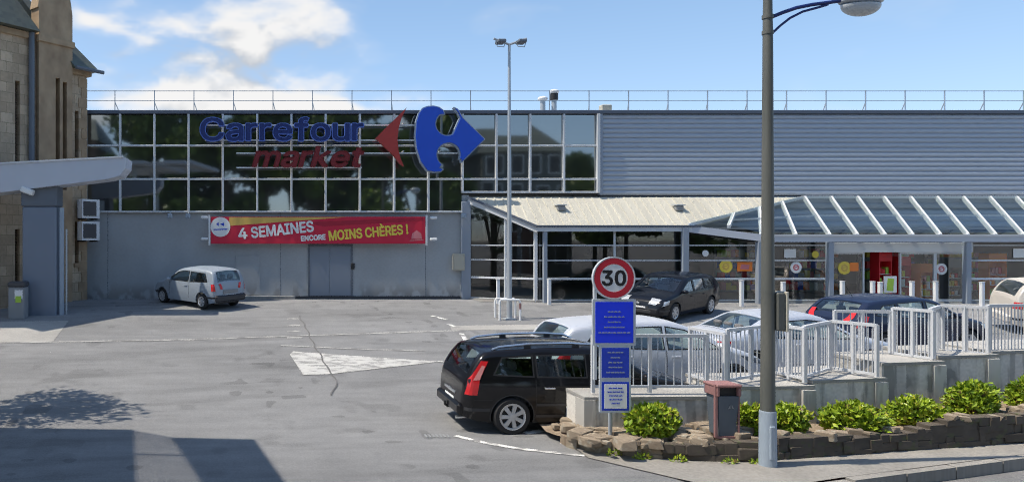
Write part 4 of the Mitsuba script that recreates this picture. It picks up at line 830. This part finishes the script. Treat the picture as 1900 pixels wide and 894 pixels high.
# ------------------------------------------------------------------ cars
class Car:
    def __init__(s, L, W, top, zb=.2, belt=.9, tum=.26, endr=.16, taper=.09):
        s.L, s.W, s.tum, s.belt = L, W, tum, belt; s.endr, s.taper = endr, taper
        xs, zs = np.array(top).T; s.ft = PchipInterpolator(xs, zs); s.zb0 = zb
    def zt(s, x): return float(s.ft(np.clip(x, -s.L / 2, s.L / 2)))
    def zb(s, x):
        e = max(0, (abs(x) - s.L * .36) / (s.L * .14)); return s.zb0 + .10 * e ** 2
    def w(s, x):
        a = abs(x) / (s.L / 2); t = max(0, (a - .45) / .55); d = s.L / 2 - abs(x)
        e = 1 - .22 * (1 - min(1, d / s.endr)) ** 2.2
        return s.W / 2 * (1 - s.taper * t ** 2) * e
    def hw(s, x, z):
        zt, zb = s.zt(x), s.zb(x); bl = min(s.belt, zt - .05); z = min(z, zt)
        if z <= bl: u = (z - zb) / max(.05, bl - zb); f = 1 - .075 * (1 - u) ** 3 - .03 * u ** 4
        else: f = .97 - s.tum * (z - bl) / (s.W / 2) * 1.0
        y = s.w(x) * f; r = min(.085, (zt - zb) * .35); d = zt - z
        if d < r: q = 1 - d / r; y -= r * 1.2 * (1 - math.sqrt(max(0, 1 - q * q)))
        return max(.02, y)
    def crown(s, x): return .035
    def ring(s, x, inset=0.0, zlo=None, K=20):
        zt, zb = s.zt(x) - inset, s.zb(x) if zlo is None else zlo
        zs = zb + (zt - zb) * np.sin(np.linspace(0, 1, K) * np.pi / 2) ** 1.0
        sc = s.zt(x) / max(zt, .01)
        ys = [s.hw(x, z + (inset if z > zt - .1 else 0)) - inset for z in zs]
        half = [(.85 * ys[0], zb)] + list(zip(ys, zs)); ye = ys[-1]
        half += [(ye * f, zt + s.crown(x) * (1 - f * f)) for f in (.8, .6, .4, .2)] + [(0, zt + s.crown(x))]
        full = half + [(-y, z) for y, z in half[:-1][::-1]]
        return np.array([(x, y, z) for y, z in full])
    def solid(s, x0, x1, N, inset=0.0, zlo=None):
        t = np.linspace(0, 1, N); xs = x0 + (x1 - x0) * (.5 - .5 * np.cos(np.pi * t)) * 1.0
        xs = .55 * xs + .45 * (x0 + (x1 - x0) * t); R = [s.ring(x, inset, zlo) for x in xs]; n = len(R[0]); v = np.vstack(R + [R[0].mean(0), R[-1].mean(0)]); f = []
        for i in range(N - 1):
            for k in range(n): k2 = (k + 1) % n; a, b, c, d = i * n + k, i * n + k2, (i + 1) * n + k2, (i + 1) * n + k; f += [[a, b, c], [a, c, d]]
        for k in range(n): k2 = (k + 1) % n; f += [[len(v) - 2, k2, k], [len(v) - 1, (N - 1) * n + k, (N - 1) * n + k2]]
        m = trimesh.Trimesh(v, f, process=False)
        if m.volume < 0: m.invert()
        return m
    def side(s, poly, sgn, off, size=.10):
        v, f = trimesh.creation.triangulate_polygon(Polygon(poly), engine='earcut'); v3, f3 = trimesh.remesh.subdivide_to_size(np.column_stack([v, 0 * v[:, 0]]), f, size, max_iter=12); v3 = np.asarray(v3)
        return trimesh.Trimesh(np.array([(a, sgn * (s.hw(a, b) + off), b) for a, b, _ in v3]), f3, process=False)
    def topgrid(s, xa, xb, fa, fb, off, n=9, m=9):
        V = []
        for t in np.linspace(0, 1, n):
            x = xa + (xb - xa) * t; ye = s.hw(x, s.zt(x)); dz = (s.zt(x + .01) - s.zt(x - .01)) / .02; nx, nz = -dz / math.hypot(1, dz), 1 / math.hypot(1, dz)
            a, b = fa[0] + (fa[1] - fa[0]) * t, fb[0] + (fb[1] - fb[0]) * t
            for q in np.linspace(0, 1, m):
                f = a + (b - a) * q; V.append((x + nx * off, f * ye, s.zt(x) + s.crown(x) * (1 - min(1, f * f)) + nz * off))
        return np.array(V).reshape(n, m, 3)
    def top(s, xa, xb, fa, fb, off):
        G = s.topgrid(xa, xb, fa, fb, off); m = gridmesh(G[..., 0], G[..., 1], G[..., 2]); return m
    def topsolid(s, xa, xb, fa, fb, lo, hi):
        A, B = s.topgrid(xa, xb, fa, fb, lo), s.topgrid(xa, xb, fa, fb, hi); n, m = A.shape[:2]; v = np.vstack([A.reshape(-1, 3), B.reshape(-1, 3)]); N = n * m; f = []
        for i in range(n - 1):
            for j in range(m - 1): a, b, c, d = i * m + j, (i + 1) * m + j, (i + 1) * m + j + 1, i * m + j + 1; f += [[a, c, b], [a, d, c], [N + a, N + b, N + c], [N + a, N + c, N + d]]
        bd = [i * m for i in range(n)] + [(n - 1) * m + j for j in range(1, m)] + [i * m + m - 1 for i in range(n - 2, -1, -1)] + [j for j in range(m - 2, 0, -1)]
        for a, b in zip(bd, bd[1:] + bd[:1]): f += [[a, b, N + b], [a, N + b, N + a]]
        t = trimesh.Trimesh(v, f, process=True); t.fix_normals(); return t
def man(m):
    m = trimesh.Trimesh(m.vertices, m.faces, process=True); m.merge_vertices()
    if m.volume < 0: m.invert()
    return Manifold(MMesh(np.asarray(m.vertices, np.float32), np.asarray(m.faces, np.uint32)))
def unman(m): q = m.to_mesh(); return trimesh.Trimesh(q.vert_properties[:, :3], q.tri_verts, process=False)
def wheel_meshes(R, Wd, spokes, rimr):
    def rev(prof, n=32): m = lathe(prof, n); m.apply_transform(trimesh.transformations.rotation_matrix(-math.pi / 2, (1, 0, 0))); return m
    tyre = rev([(rimr, -Wd / 2), (R - .025, -Wd / 2), (R, -Wd / 2 + .03), (R, Wd / 2 - .03), (R - .025, Wd / 2), (rimr + .01, Wd / 2), (rimr - .005, Wd / 2 - .035), (0.01, Wd / 2 - .06), (.01, -Wd / 2 + .02), (rimr, -Wd / 2)])
    ring_ = rev([(rimr - .028, Wd / 2 - .03), (rimr + .006, Wd / 2 - .03), (rimr + .006, Wd / 2 + .006), (rimr - .028, Wd / 2 - .006), (rimr - .028, Wd / 2 - .03)])
    hub = rev([(.001, Wd / 2 - .05), (.055, Wd / 2 - .05), (.05, Wd / 2 + .002), (.001, Wd / 2 + .006)], 20); sp = []
    for i in range(spokes):
        pts = np.array([(.035, -.028, 0), (.035, .028, 0), (rimr - .02, -.036, 0), (rimr - .02, .036, 0)]); pts = np.vstack([pts + (0, 0, .012), pts - (0, 0, .018)]); m = trimesh.convex.convex_hull(pts)
        m.apply_transform(trimesh.transformations.rotation_matrix(i * 2 * math.pi / spokes, (0, 0, 1))); m.apply_translation((0, 0, Wd / 2 - .018)); m.apply_transform(trimesh.transformations.rotation_matrix(-math.pi / 2, (1, 0, 0))); sp.append(m)
    return tyre, cat([ring_, hub] + sp)
def build_car(name, label, c, pnt, X, Y, head, wb, axr, R, side_wins, shield, rearw, seams=(), lights=(), extra=None, spokes=7, group='cars parked outside the supermarket', roll=1.0, handles=(), rails=False, rr=.64, cat_='car', grille=True, sc=1.0, ws_f=((.93, .90), (.93, .90))):
    k = thing(name, label, cat_, group)
    axf = axr + wb; h = math.radians(head); fw = np.array([math.cos(h), math.sin(h)]); lf = np.array([-fw[1], fw[0]])
    zc = lambda a, b: float(gz(*(np.array([X, Y]) + fw * a + lf * b)))
    g = (zc(axf, 0) - zc(axr, 0)) / wb; g2 = (zc(0, c.W / 2) - zc(0, -c.W / 2)) / c.W * roll
    ex = np.array([fw[0], fw[1], g]); ex /= np.linalg.norm(ex); ey = np.array([lf[0], lf[1], g2]); ez = np.cross(ex, ey); ez /= np.linalg.norm(ez); ey = np.cross(ez, ex)
    M = np.eye(4); M[:3, 0], M[:3, 1], M[:3, 2], M[:3, 3] = ex, ey, ez, (X, Y, zc((axf + axr) / 2, 0) - .0)
    def P(parent, nm, mesh, m_, smooth=False, lab=None): mesh = mesh.copy(); mesh.apply_scale(sc); mesh.apply_transform(M); return put(parent, nm, mesh, m_, smooth, lab)
    body = man(c.solid(-c.L / 2, c.L / 2, 64)); xc0, xc1 = rearw[0] - .02, shield[1] - .02
    inner = man(c.solid(xc0, xc1, 30, .06, .42)); body = body - inner
    for sw in side_wins:
        m = prism(Polygon(sw), -1.5, 1.5); v = m.vertices.copy(); m.vertices = np.stack([v[:, 0], v[:, 2], v[:, 1]], 1); m.fix_normals(); body = body - man(m)
    for (xa, xb), ff in ((shield, ws_f[0]), (rearw, ws_f[1])):
        f0, f1 = ff if xa > 0 else ff
        body = body - man(c.topsolid(xa, xb, (-f0, -f1), (f0, f1), -.11, .08))
    for ax in (axr, axf):
        for sgn in (1, -1):
            cy_ = trimesh.creation.cylinder(R + .055, .5, sections=40); cy_.apply_transform(trimesh.transformations.rotation_matrix(math.pi / 2, (1, 0, 0))); cy_.apply_translation((ax, sgn * (c.W / 2 + .02), R)); body = body - man(cy_)
    P(k, 'body', unman(body), pnt, 32)
    for ax in (axr, axf):
        for sgn in (1, -1):
            a = np.linspace(math.radians(-20), math.radians(200), 18); ri, ro = R + .05, R + .068
            pl = Polygon([(ax + ro * math.cos(t), R + ro * math.sin(t)) for t in a] + [(ax + ri * math.cos(t), R + ri * math.sin(t)) for t in a[::-1]]).intersection(Polygon([(-9, c.zb(ax) + .03), (9, c.zb(ax) + .03), (9, 9), (-9, 9)]))
            for g_ in polys(pl): P(k, 'arch_lip', c.side(list(g_.exterior.coords)[:-1], sgn, .006), 'plastic')
    for sw in side_wins:
        for sgn in (1, -1):
            P(k, 'side_window', c.side(sw, sgn, -.012), 'carpane')
            gsk = Polygon(sw).buffer(.012, join_style=2).difference(Polygon(sw).buffer(-.012))
            P(k, 'window_gasket', cat([c.side(list(q.exterior.coords)[:-1], sgn, .004) for q in polys(unary_union([LineString([a, b]).buffer(.013, cap_style=3) for a, b in zip(sw, sw[1:] + sw[:1])]).difference(Polygon())) for q in polys(LineString([(0, 0), (0, 0)]).buffer(0))] or [c.side(list(LineString([a, b]).buffer(.012, cap_style=3).exterior.coords)[:-1], sgn, .004) for a, b in zip(sw, sw[1:] + sw[:1])]), 'black')
    for nm, (xa, xb), ff in (('windscreen', shield, ws_f[0]), ('rear_window', rearw, ws_f[1])): P(k, nm, c.top(xa, xb, (-ff[0] - .02, -ff[1] - .02), (ff[0] + .02, ff[1] + .02), -.012), 'carpane', True)
    ty, rm = wheel_meshes(R, .21, spokes, R * rr)
    for ax in (axr, axf):
        for sgn in (1, -1):
            t1, r1 = ty.copy(), rm.copy()
            if sgn < 0: q = trimesh.transformations.rotation_matrix(math.pi, (0, 0, 1)); t1.apply_transform(q); r1.apply_transform(q)
            o = (ax, sgn * (c.W / 2 - .125), R); t1.apply_translation(o); r1.apply_translation(o); wk = P(k, 'wheel', t1, 'rubber', 35); P(wk, 'rim', r1, 'rim', 30)
    P(k, 'underbody', box(-c.L / 2 + .3, c.L / 2 - .3, -c.W / 2 + .3, c.W / 2 - .3, .17, .42), 'black')
    for pts in seams:
        for sgn in (1, -1): P(k, 'door_seam', cat([c.side(list(LineString([a, b]).buffer(.006, cap_style=3).exterior.coords)[:-1], sgn, .003, .2) for a, b in zip(pts[:-1], pts[1:])]), 'black')
    for nm, poly, m_ in lights:
        for sgn in (1, -1): P(k, nm, c.side(poly, sgn, .008), m_)
    for hx_, hz_ in handles:
        for sgn in (1, -1): q = c.hw(hx_, hz_); P(k, 'door_handle', cbox(hx_ - .09, hx_ + .09, sgn * q - .012 + sgn * .02, sgn * q + .012 + sgn * .02, hz_ - .014, hz_ + .014, .006), 'chrome' if rails or pnt in ('carblack',) else pnt)
    mx = shield[1] - .20; mz = c.belt + .04
    for sgn in (1, -1):
        q = c.hw(mx, mz); e = trimesh.creation.icosphere(2, 1.0); e.apply_scale((.075, .115, .07)); e.apply_translation((mx, sgn * (q + .09), mz + .04)); mm = P(k, 'mirror', e, pnt, True)
    # seats and dash
    st_ = []
    for sx0 in (shield[0] - .62, shield[0] - 1.48):
        for sy in ((-.36, .36) if sx0 > shield[0] - 1 else (-.36, .0, .36)):
            b_ = cbox(-.07, .07, -.22 if len((1,)) else 0, .22, 0, .56, .04); b_.apply_transform(trimesh.transformations.rotation_matrix(-.22, (0, 1, 0))); b_.apply_translation((sx0, sy, .45)); st_.append(b_)
            hd_ = cbox(-.05, .05, -.12, .12, 0, .17, .03); hd_.apply_transform(trimesh.transformations.rotation_matrix(-.15, (0, 1, 0))); hd_.apply_translation((sx0 - .15, sy, 1.02)); st_.append(hd_)
        st_.append(cbox(sx0 + .05, sx0 + .5, -.6, .6, .34, .5, .04))
    st_.append(cbox(shield[0] + .15, xc1 - .1, -c.W / 2 * .8, c.W / 2 * .8, .55, c.belt - .05, .05)); P(k, 'seats', cat(st_), 'seat')
    # bumpers, plates, grille
    zf = c.zb(c.L / 2); e = c.L / 2
    for s_ in (1, -1):
        for sg_ in (1, -1): P(k, 'bumper_strip', c.side([(s_ * (e - .04), .40), (s_ * (e - .45), .40), (s_ * (e - .45), .46), (s_ * (e - .04), .46)], sg_, .008), 'plastic')
    for s_ in (1, -1):
        yb_ = c.w(e) * .9; P(k, 'number_plate', cbox(s_ * e - .012, s_ * e + .012, -.26, .26, .42, .53, .004), 'signwhite')
        P(k, 'lower_intake', cbox(s_ * e - .02, s_ * e + .008, -yb_ * .8, yb_ * .8, zf + .03, zf + .10, .008), 'plastic')
    if grille: P(k, 'grille', cbox(e - .03, e + .006, -.36, .36, .535, c.zt(e) - .01, .008), 'plastic')
    for xx in (shield[1] + .06,) + ((rearw[0] - .05,) if rearw[0] - .05 > -c.L / 2 + .12 else ()): P(k, 'shut_line', c.top(xx - .006, xx + .006, (-.9, -.9), (.9, .9), .004), 'black')
    for s_ in (1, -1): P(k, 'badge', cbox(s_ * e - .014, s_ * e + .014, -.05, .05, .60, .66, .004), 'chrome')
    if extra: extra(k, P, c)
    return k

# black estate car
c = Car(4.36, 1.76, [(-2.18, .50), (-2.165, .72), (-2.10, .92), (-1.90, 1.27), (-1.78, 1.375), (-1.3, 1.425), (-.5, 1.455), (.1, 1.44), (.42, 1.39), (.80, 1.17), (1.16, .97), (1.55, .88), (1.92, .78), (2.10, .66), (2.18, .50)], belt=.91)
def ext_wagon(k, P, c):
    for sgn in (1, -1):
        pts = [(x, sgn * (c.hw(x, c.zt(x)) - .02), c.zt(x) + d) for x, d in ((-1.62, .01), (-1.5, .045), (-1.0, .065), (-.3, .065), (.15, .055), (.32, .01))]; rl = P(k, 'roof_rail', tube(pts, .022, 8), 'chrome', 40)
        for x in (-1.0, -.15): P(rl, 'foot', cbox(x - .06, x + .06, sgn * (c.hw(x, c.zt(x)) - .02) - .015, sgn * (c.hw(x, c.zt(x)) - .02) + .015, c.zt(x) - .02, c.zt(x) + .05, .008), 'plastic')
        P(k, 'rear_lamp_lens', c.side([(-2.02, .93), (-1.905, .94), (-1.80, 1.16), (-1.85, 1.18)], sgn, .013), 'lens')
        P(k, 'sill_strip', c.side([(-.95, .30), (.90, .28), (.90, .33), (-.95, .35)], sgn, .008), 'plastic')
        P(k, 'side_moulding', c.side([(-.95, .50), (.92, .50), (.92, .545), (-.95, .545)], sgn, .012), 'plastic')
    P(k, 'tow_bar', tube([(-2.1, 0, .30), (-2.22, 0, .30), (-2.27, 0, .34), (-2.27, 0, .40)], .022, 8), 'black')
    P(k, 'bumper', cbox(-2.24, -2.10, -.66, .66, .30, .50, .04), 'carblack', 30)
    P(k, 'tailgate_handle', cbox(-2.19, -2.14, -.30, .30, .60, .645, .006), 'chrome'); P(k, 'rear_wiper', beam((-2.08, .1, .99), (-1.99, -.3, 1.14), .015, .02), 'black'); P(k, 'exhaust', tube([(-2.0, -.5, .24), (-2.22, -.5, .23)], .03, 10), 'chrome', 40)
build_car('estate_car', 'black estate car with silver roof rails leaving at the sign island', c, 'carblack', 5.30, 12.93, 2.5, 2.62, -1.35, .315,
    [[(-1.66, 1.02), (-.98, .99), (-.98, 1.33), (-1.50, 1.30)], [(-.92, .985), (-.06, .97), (-.06, 1.345), (-.92, 1.335)], [(.03, .965), (.98, .94), (.86, 1.02), (.44, 1.28), (.03, 1.345)]], (.46, 1.10), (-2.06, -1.82),
    seams=([(-.95, .35), (-.95, .93)], [(-.02, .30), (-.02, .93)], [(1.0, .45), (1.0, .90)], [(-2.0, .60), (-1.7, .60)]),
    lights=(('rear_lamp', [(-2.14, .68), (-1.95, .68), (-1.90, .95), (-1.74, 1.24), (-1.86, 1.25), (-2.08, .95)], 'redlamp'), ('headlamp', [(2.06, .60), (1.75, .66), (1.62, .76), (1.95, .74)], 'clearlamp')), extra=ext_wagon, handles=((-.72, .80), (.22, .80)), rails=True, rr=.70, sc=.975)
# silver hatchback (tall)
c = Car(4.45, 1.80, [(-2.225, .52), (-2.20, .80), (-2.12, 1.02), (-1.92, 1.34), (-1.78, 1.43), (-1.2, 1.50), (-.4, 1.54), (.1, 1.53), (.42, 1.475), (.9, 1.26), (1.38, 1.01), (1.75, .91), (2.0, .80), (2.15, .66), (2.225, .52)], belt=.98, tum=.28)
build_car('hatchback_car', 'tall silver hatchback parked behind the road sign', c, 'carsilver', 7.66, 15.0, 3, 2.72, -1.33, .32,
    [[(-1.62, 1.10), (-1.0, 1.04), (-1.0, 1.41), (-1.40, 1.35)], [(-.94, 1.03), (-.02, 1.0), (-.02, 1.44), (-.94, 1.42)], [(.06, 1.0), (1.15, 1.0), (.95, 1.11), (.45, 1.37), (.06, 1.44)]], (.46, 1.30), (-2.08, -1.84),
    seams=([(-.97, .40), (-.97, 1.0)], [(.02, .34), (.02, .98)], [(1.12, .48), (1.12, .98)]), lights=(('rear_lamp', [(-2.17, .82), (-1.95, .82), (-1.88, 1.10), (-2.02, 1.12)], 'redlamp'), ('headlamp', [(2.12, .66), (1.72, .74), (1.55, .86), (1.96, .80)], 'darkframe')), handles=((-.78, .86), (.22, .85)), sc=.97, roll=.15)
# silver coupe
c = Car(4.38, 1.78, [(-2.19, .50), (-2.17, .78), (-2.08, .93), (-1.85, .98), (-1.62, 1.0), (-1.30, 1.14), (-.85, 1.345), (-.5, 1.40), (0, 1.42), (.28, 1.39), (.68, 1.18), (1.12, .95), (1.55, .87), (1.95, .76), (2.12, .64), (2.19, .50)], belt=.89, tum=.30)
build_car('coupe_car', 'silver coupe with sloping rear window behind the railings', c, 'carsilver2', 11.5, 16.3, 2, 2.58, -1.28, .315,
    [[(-1.05, .95), (-.62, .94), (-.62, 1.28), (-.80, 1.22)], [(-.55, .93), (.95, .92), (.82, 1.01), (.30, 1.28), (-.05, 1.32), (-.55, 1.29)]], (.34, 1.06), (-1.52, -.92),
    seams=([(-.50, .42), (-.52, .90)], [(.95, .42), (.95, .88)], [(-.5, .36), (.95, .36)]), lights=(('rear_lamp', [(-2.15, .72), (-1.85, .76), (-1.80, .88), (-2.08, .88)], 'redlamp'), ('headlamp', [(2.10, .62), (1.72, .68), (1.60, .79), (1.95, .74)], 'clearlamp')), handles=((-.3, .80),), spokes=5, sc=.97, roll=.3)
# black hatchback before the hall
c = Car(4.20, 1.76, [(-2.10, .50), (-2.08, .78), (-2.02, .93), (-1.80, 1.22), (-1.60, 1.34), (-1.1, 1.40), (-.4, 1.425), (.05, 1.41), (.32, 1.36), (.75, 1.14), (1.12, .95), (1.5, .87), (1.85, .78), (2.03, .66), (2.10, .48)], belt=.91, tum=.28)
def ext_front(k, P, c):
    for sgn in (1, -1): P(k, 'headlamp', c.top(1.86, 2.06, (sgn * .50, sgn * .58), (sgn * .96, sgn * .98), .012), 'clearlamp')
    P(k, 'bumper', cbox(2.02, 2.13, -.68, .68, .30, .50, .04), 'carink', 30); P(k, 'lower_grille', cbox(2.12, 2.14, -.45, .45, .33, .42, .006), 'plastic')
build_car('hatchback_car', 'black hatchback parked facing left before the glass hall', c, 'carink', 12.72, 23.2, 215, 2.55, -1.24, .32,
    [[(-1.42, 1.02), (-.82, .97), (-.82, 1.28), (-1.22, 1.26)], [(-.75, .97), (-.02, .95), (-.02, 1.33), (-.75, 1.31)], [(.06, .95), (.95, .93), (.82, 1.02), (.38, 1.25), (.06, 1.33)]], (.38, 1.06), (-1.96, -1.68),
    seams=([(-.79, .36), (-.79, .94)], [(.02, .32), (.02, .93)], [(.98, .45), (.98, .9)]), lights=(('headlamp_side', [(2.03, .58), (1.72, .64), (1.66, .76), (1.92, .73)], 'clearlamp'),), extra=ext_front, sc=.90, handles=((-.62, .80), (.22, .79)))
# navy hatchback
c = Car(4.15, 1.75, [(-2.075, .50), (-2.06, .82), (-1.98, .98), (-1.72, 1.27), (-1.55, 1.38), (-1.0, 1.45), (-.35, 1.475), (.05, 1.455), (.35, 1.40), (.8, 1.15), (1.15, .97), (1.5, .89), (1.85, .78), (2.02, .66), (2.075, .48)], belt=.93, tum=.28)
def ext_rear(k, P, c):
    for sgn in (1, -1): P(k, 'rear_lamp_wrap', c.top(-2.05, -1.86, (sgn * .70, sgn * .78), (sgn * .98, sgn * .98), .01), 'redlamp')
    P(k, 'bumper', cbox(-2.14, -2.0, -.66, .66, .30, .52, .04), 'carnavy', 30); P(k, 'roof_aerial', tube([(-1.3, 0, 1.44), (-1.5, 0, 1.72)], .006, 6), 'black')
build_car('hatchback_car', 'dark navy hatchback parked behind the railings near the doors', c, 'carnavy', 15.8, 18.4, 9, 2.52, -1.24, .31,
    [[(-1.50, 1.07), (-.86, 1.0), (-.86, 1.33), (-1.24, 1.30)], [(-.80, .99), (-.03, .97), (-.03, 1.38), (-.80, 1.35)], [(.05, .97), (.96, .95), (.84, 1.04), (.38, 1.29), (.05, 1.38)]], (.38, 1.08), (-1.93, -1.62),
    seams=([(-.83, .36), (-.83, .96)], [(.01, .32), (.01, .95)]), lights=(('rear_lamp', [(-2.03, .76), (-1.83, .78), (-1.68, 1.05), (-1.88, 1.06)], 'redlamp'), ('headlamp', [(2.0, .60), (1.7, .66), (1.62, .78), (1.9, .74)], 'clearlamp')), extra=ext_rear, handles=((-.66, .82), (.22, .81)), sc=.95, roll=.3)
# beige hatchback
c = Car(4.0, 1.72, [(-2.0, .52), (-1.98, .85), (-1.93, 1.0), (-1.74, 1.34), (-1.58, 1.43), (-1.0, 1.48), (-.3, 1.49), (.1, 1.46), (.4, 1.40), (.8, 1.16), (1.15, .99), (1.5, .90), (1.8, .79), (1.95, .66), (2.0, .48)], belt=.94, tum=.25)
def ext_b(k, P, c):
    P(k, 'bumper', cbox(-2.07, -1.95, -.66, .66, .30, .52, .04), 'carbeige', 30)
build_car('hatchback_car', 'pale beige hatchback seen from behind at the right picture edge', c, 'carbeige', 22.75, 20.1, -25, 2.45, -1.2, .30,
    [[(-1.45, 1.07), (-.82, 1.0), (-.82, 1.36), (-1.25, 1.34)], [(-.76, .99), (-.03, .98), (-.03, 1.39), (-.76, 1.37)], [(.05, .98), (.93, .96), (.8, 1.05), (.4, 1.30), (.05, 1.38)]], (.42, 1.08), (-1.91, -1.68),
    seams=([(-.79, .36), (-.79, .96)], [(.01, .32), (.01, .95)]), lights=(('rear_lamp', [(-1.97, .72), (-1.80, .72), (-1.80, .90), (-1.95, .90)], 'redlamp'),), extra=ext_b, handles=((-.62, .84), (.22, .83)))
# small silver blue hatchback at the grey wall
c = Car(3.62, 1.62, [(-1.81, .50), (-1.795, .78), (-1.76, .92), (-1.64, 1.22), (-1.55, 1.33), (-1.2, 1.385), (-.5, 1.40), (-.05, 1.385), (.22, 1.34), (.62, 1.12), (.92, .95), (1.3, .86), (1.6, .77), (1.75, .66), (1.81, .48)], belt=.88, tum=.22, endr=.12)
def ext_s(k, P, c):
    for sgn in (1, -1): P(k, 'rear_lamp_wrap', c.top(-1.80, -1.765, (sgn * .76, sgn * .76), (sgn * .97, sgn * .97), .01), 'redlamp')
    P(k, 'bumper', cbox(-1.87, -1.74, -.70, .70, .28, .52, .05), 'plastic', 30); P(k, 'plate_panel', cbox(-1.835, -1.80, -.34, .34, .56, .70, .006), 'midgrey')
build_car('hatchback_car', 'small silver blue hatchback parked at the grey wall', c, 'carblue', -2.45, 25.2, 134, 2.35, -1.14, .27,
    [[(-1.42, .97), (-.45, .92), (-.45, 1.28), (-1.25, 1.26)], [(-.38, .92), (.82, .92), (.70, 1.0), (.28, 1.23), (-.05, 1.29), (-.38, 1.29)]], (.28, .86), (-1.745, -1.575),
    seams=([(-.42, .36), (-.42, .89)], [(.72, .40), (.72, .88)]), lights=(('rear_lamp', [(-1.78, .66), (-1.66, .66), (-1.62, .90), (-1.75, .92)], 'redlamp'),), extra=ext_s, sc=.93, handles=((-.25, .78),), spokes=6)

# ------------------------------------------------------------------ what stands outside the frame: it casts the shadows and is mirrored in the glass
hs = thing('station_canopy', 'high flat canopy roof on posts left of the picture, with a slatted strip', 'canopy')
put(hs, 'roof_slab', prism([(-16, 12.4), (-6.91, 11.88), (-6.37, 9.22), (-5.5, 5.0), (-16, 5.0)], 7.75, 7.95), 'petrolgrey')
put(hs, 'roof_slab', prism([(-6.07, 11.38), (-4.84, 11.28), (-4.40, 9.22), (-3.5, 5.0), (-4.25, 5.0), (-5.41, 9.22)], 7.75, 7.95), 'petrolgrey')
for j in range(14):
    t = (j + .5) / 14; a_ = (-6.91 + .84 * t, 11.88 - .5 * t); b_ = (-6.37 + .96 * t, 9.22); c_ = (-5.5 + 1.25 * t, 5.0)
    put(hs, 'slat', cat([beam((*a_, 7.85), (*b_, 7.85), .026, .008), beam((*b_, 7.85), (*c_, 7.85), .034, .008)]), 'petrolgrey')
for x_, y_ in ((-7.6, 10.6), (-7.2, 6.2), (-13, 11), (-13, 6.2)): put(hs, 'post', tube([(x_, y_, -.2), (x_, y_, 7.75)], .12, 12), 'galv')
put(hs, 'beam', beam((-7.6, 10.6, 7.70), (-4.7, 10.3, 7.70), .04, .08), 'galv'); put(hs, 'beam', beam((-7.2, 6.2, 7.70), (-4.0, 6.2, 7.70), .04, .08), 'galv')
def tree(x, y, z0, h, r, n, seed, lab, size=.35, grp='trees across the street'):
    k = thing('tree', lab, 'tree', grp); g = np.random.default_rng(seed); tr = [tube([(x, y, z0 - .2), (x + .1, y, z0 + h * .35), (x, y + .1, z0 + h * .7)], [.22, .17, .08], 8)]
    fo = []
    for j in range(9):
        a, q = g.uniform(0, 6.28), g.uniform(.1, .75); zz = z0 + h * g.uniform(.32, .92); cc = (x + q * r * math.cos(a), y + q * r * math.sin(a), zz); rr_ = r * g.uniform(.38, .62); fo.append(leaves(cc, (rr_, rr_, rr_ * .85), n // 9, size, seed * 31 + j)); tr.append(tube([(x, y, z0 + h * .3), ((x + cc[0]) / 2, (y + cc[1]) / 2, (z0 + h * .3 + zz) / 2 + .1), cc], [.08, .06, .03], 6))
    put(k, 'trunk', cat(tr), 'wood'); put(k, 'crown', cat(fo), 'treeleaf')
tree(-7.1, 13.35, 0, 7.4, 1.5, 3200, 41, 'small leafy tree left of the picture by the corner house', .16, 'trees beside the lot')
for i, (X, Y, h, r) in enumerate(((-13.5, -13, 15, 3.6), (-9, -15, 17, 4), (-4.5, -13, 15.5, 3.6), (0, -15, 17.5, 4), (4.2, -13, 15, 3.5), (8.4, -14.5, 16.5, 3.8), (12.5, -13, 15.5, 3.4), (16.2, -15, 16.5, 3.4), (32.5, -15, 12.5, 3.6), (37.5, -14, 11.5, 4), (29.2, -12, 11.5, 2.8), (31, -18, 14.0, 3.4), (23.3, -11.5, 8.0, 2.2), (-11, -19, 19, 4.5), (-6.5, -20, 20, 4.5), (-2, -19, 19.5, 4.5), (2.5, -20, 20, 4.5), (7, -19, 19, 4.5), (11, -20, 20, 4.5), (15, -21, 19, 4.5), (-1.5, -11, 7, 2.8), (-7, -11, 7, 2.8), (6, -11, 7, 2.8), (11, -11, 7, 2.8), (16, -11.5, 8, 2.6))):
    tree(X, Y, -.3, h, r, 4200, 60 + i, 'leafy green tree standing across the street behind the viewer', .75)
def house(name, lab, x0, x1, y0, y1, h, m_, floors, cols):
    k = thing(name, lab, 'house', 'houses across the street'); put(k, 'wall', box(x0, x1, y0, y1, -.3, h), m_)
    ym = (y0 + y1) / 2; put(k, 'roof', roofmesh([(x0 - .3, y1 + .3, h), (x1 + .3, y1 + .3, h), (x1 + .3, y0 - .3, h), (x0 - .3, y0 - .3, h), (x0 + 1.2, ym, h + 2.8), (x1 - 1.2, ym, h + 2.8)], [[0, 1, 5], [0, 5, 4], [1, 2, 5], [2, 3, 4], [2, 4, 5], [3, 0, 4], [0, 2, 1], [0, 3, 2]]), 'slate')
    for f_ in range(floors):
        for c_ in range(cols):
            xx = x0 + (c_ + .5) * (x1 - x0) / cols; zz = 1.2 + f_ * (h - .4) / floors; w = put(k, 'window', cat([box(xx - .62, xx + .62, y1, y1 + .06, zz - .1, zz), box(xx - .62, xx + .62, y1, y1 + .06, zz + 1.6, zz + 1.7), box(xx - .62, xx - .52, y1, y1 + .06, zz, zz + 1.6), box(xx + .52, xx + .62, y1, y1 + .06, zz, zz + 1.6)]), 'signwhite'); put(w, 'pane', box(xx - .52, xx + .52, y1 + .005, y1 + .02, zz, zz + 1.6), 'interiordark')
house('terraced_house', 'tall grey house across the street behind the viewer', 20.0, 27.6, -24, -15, 11.6, 'interior', 4, 4)
house('terraced_house', 'brown brick house across the street behind the viewer', -25, -16.2, -24, -14, 12.5, 'brownhouse', 4, 4)
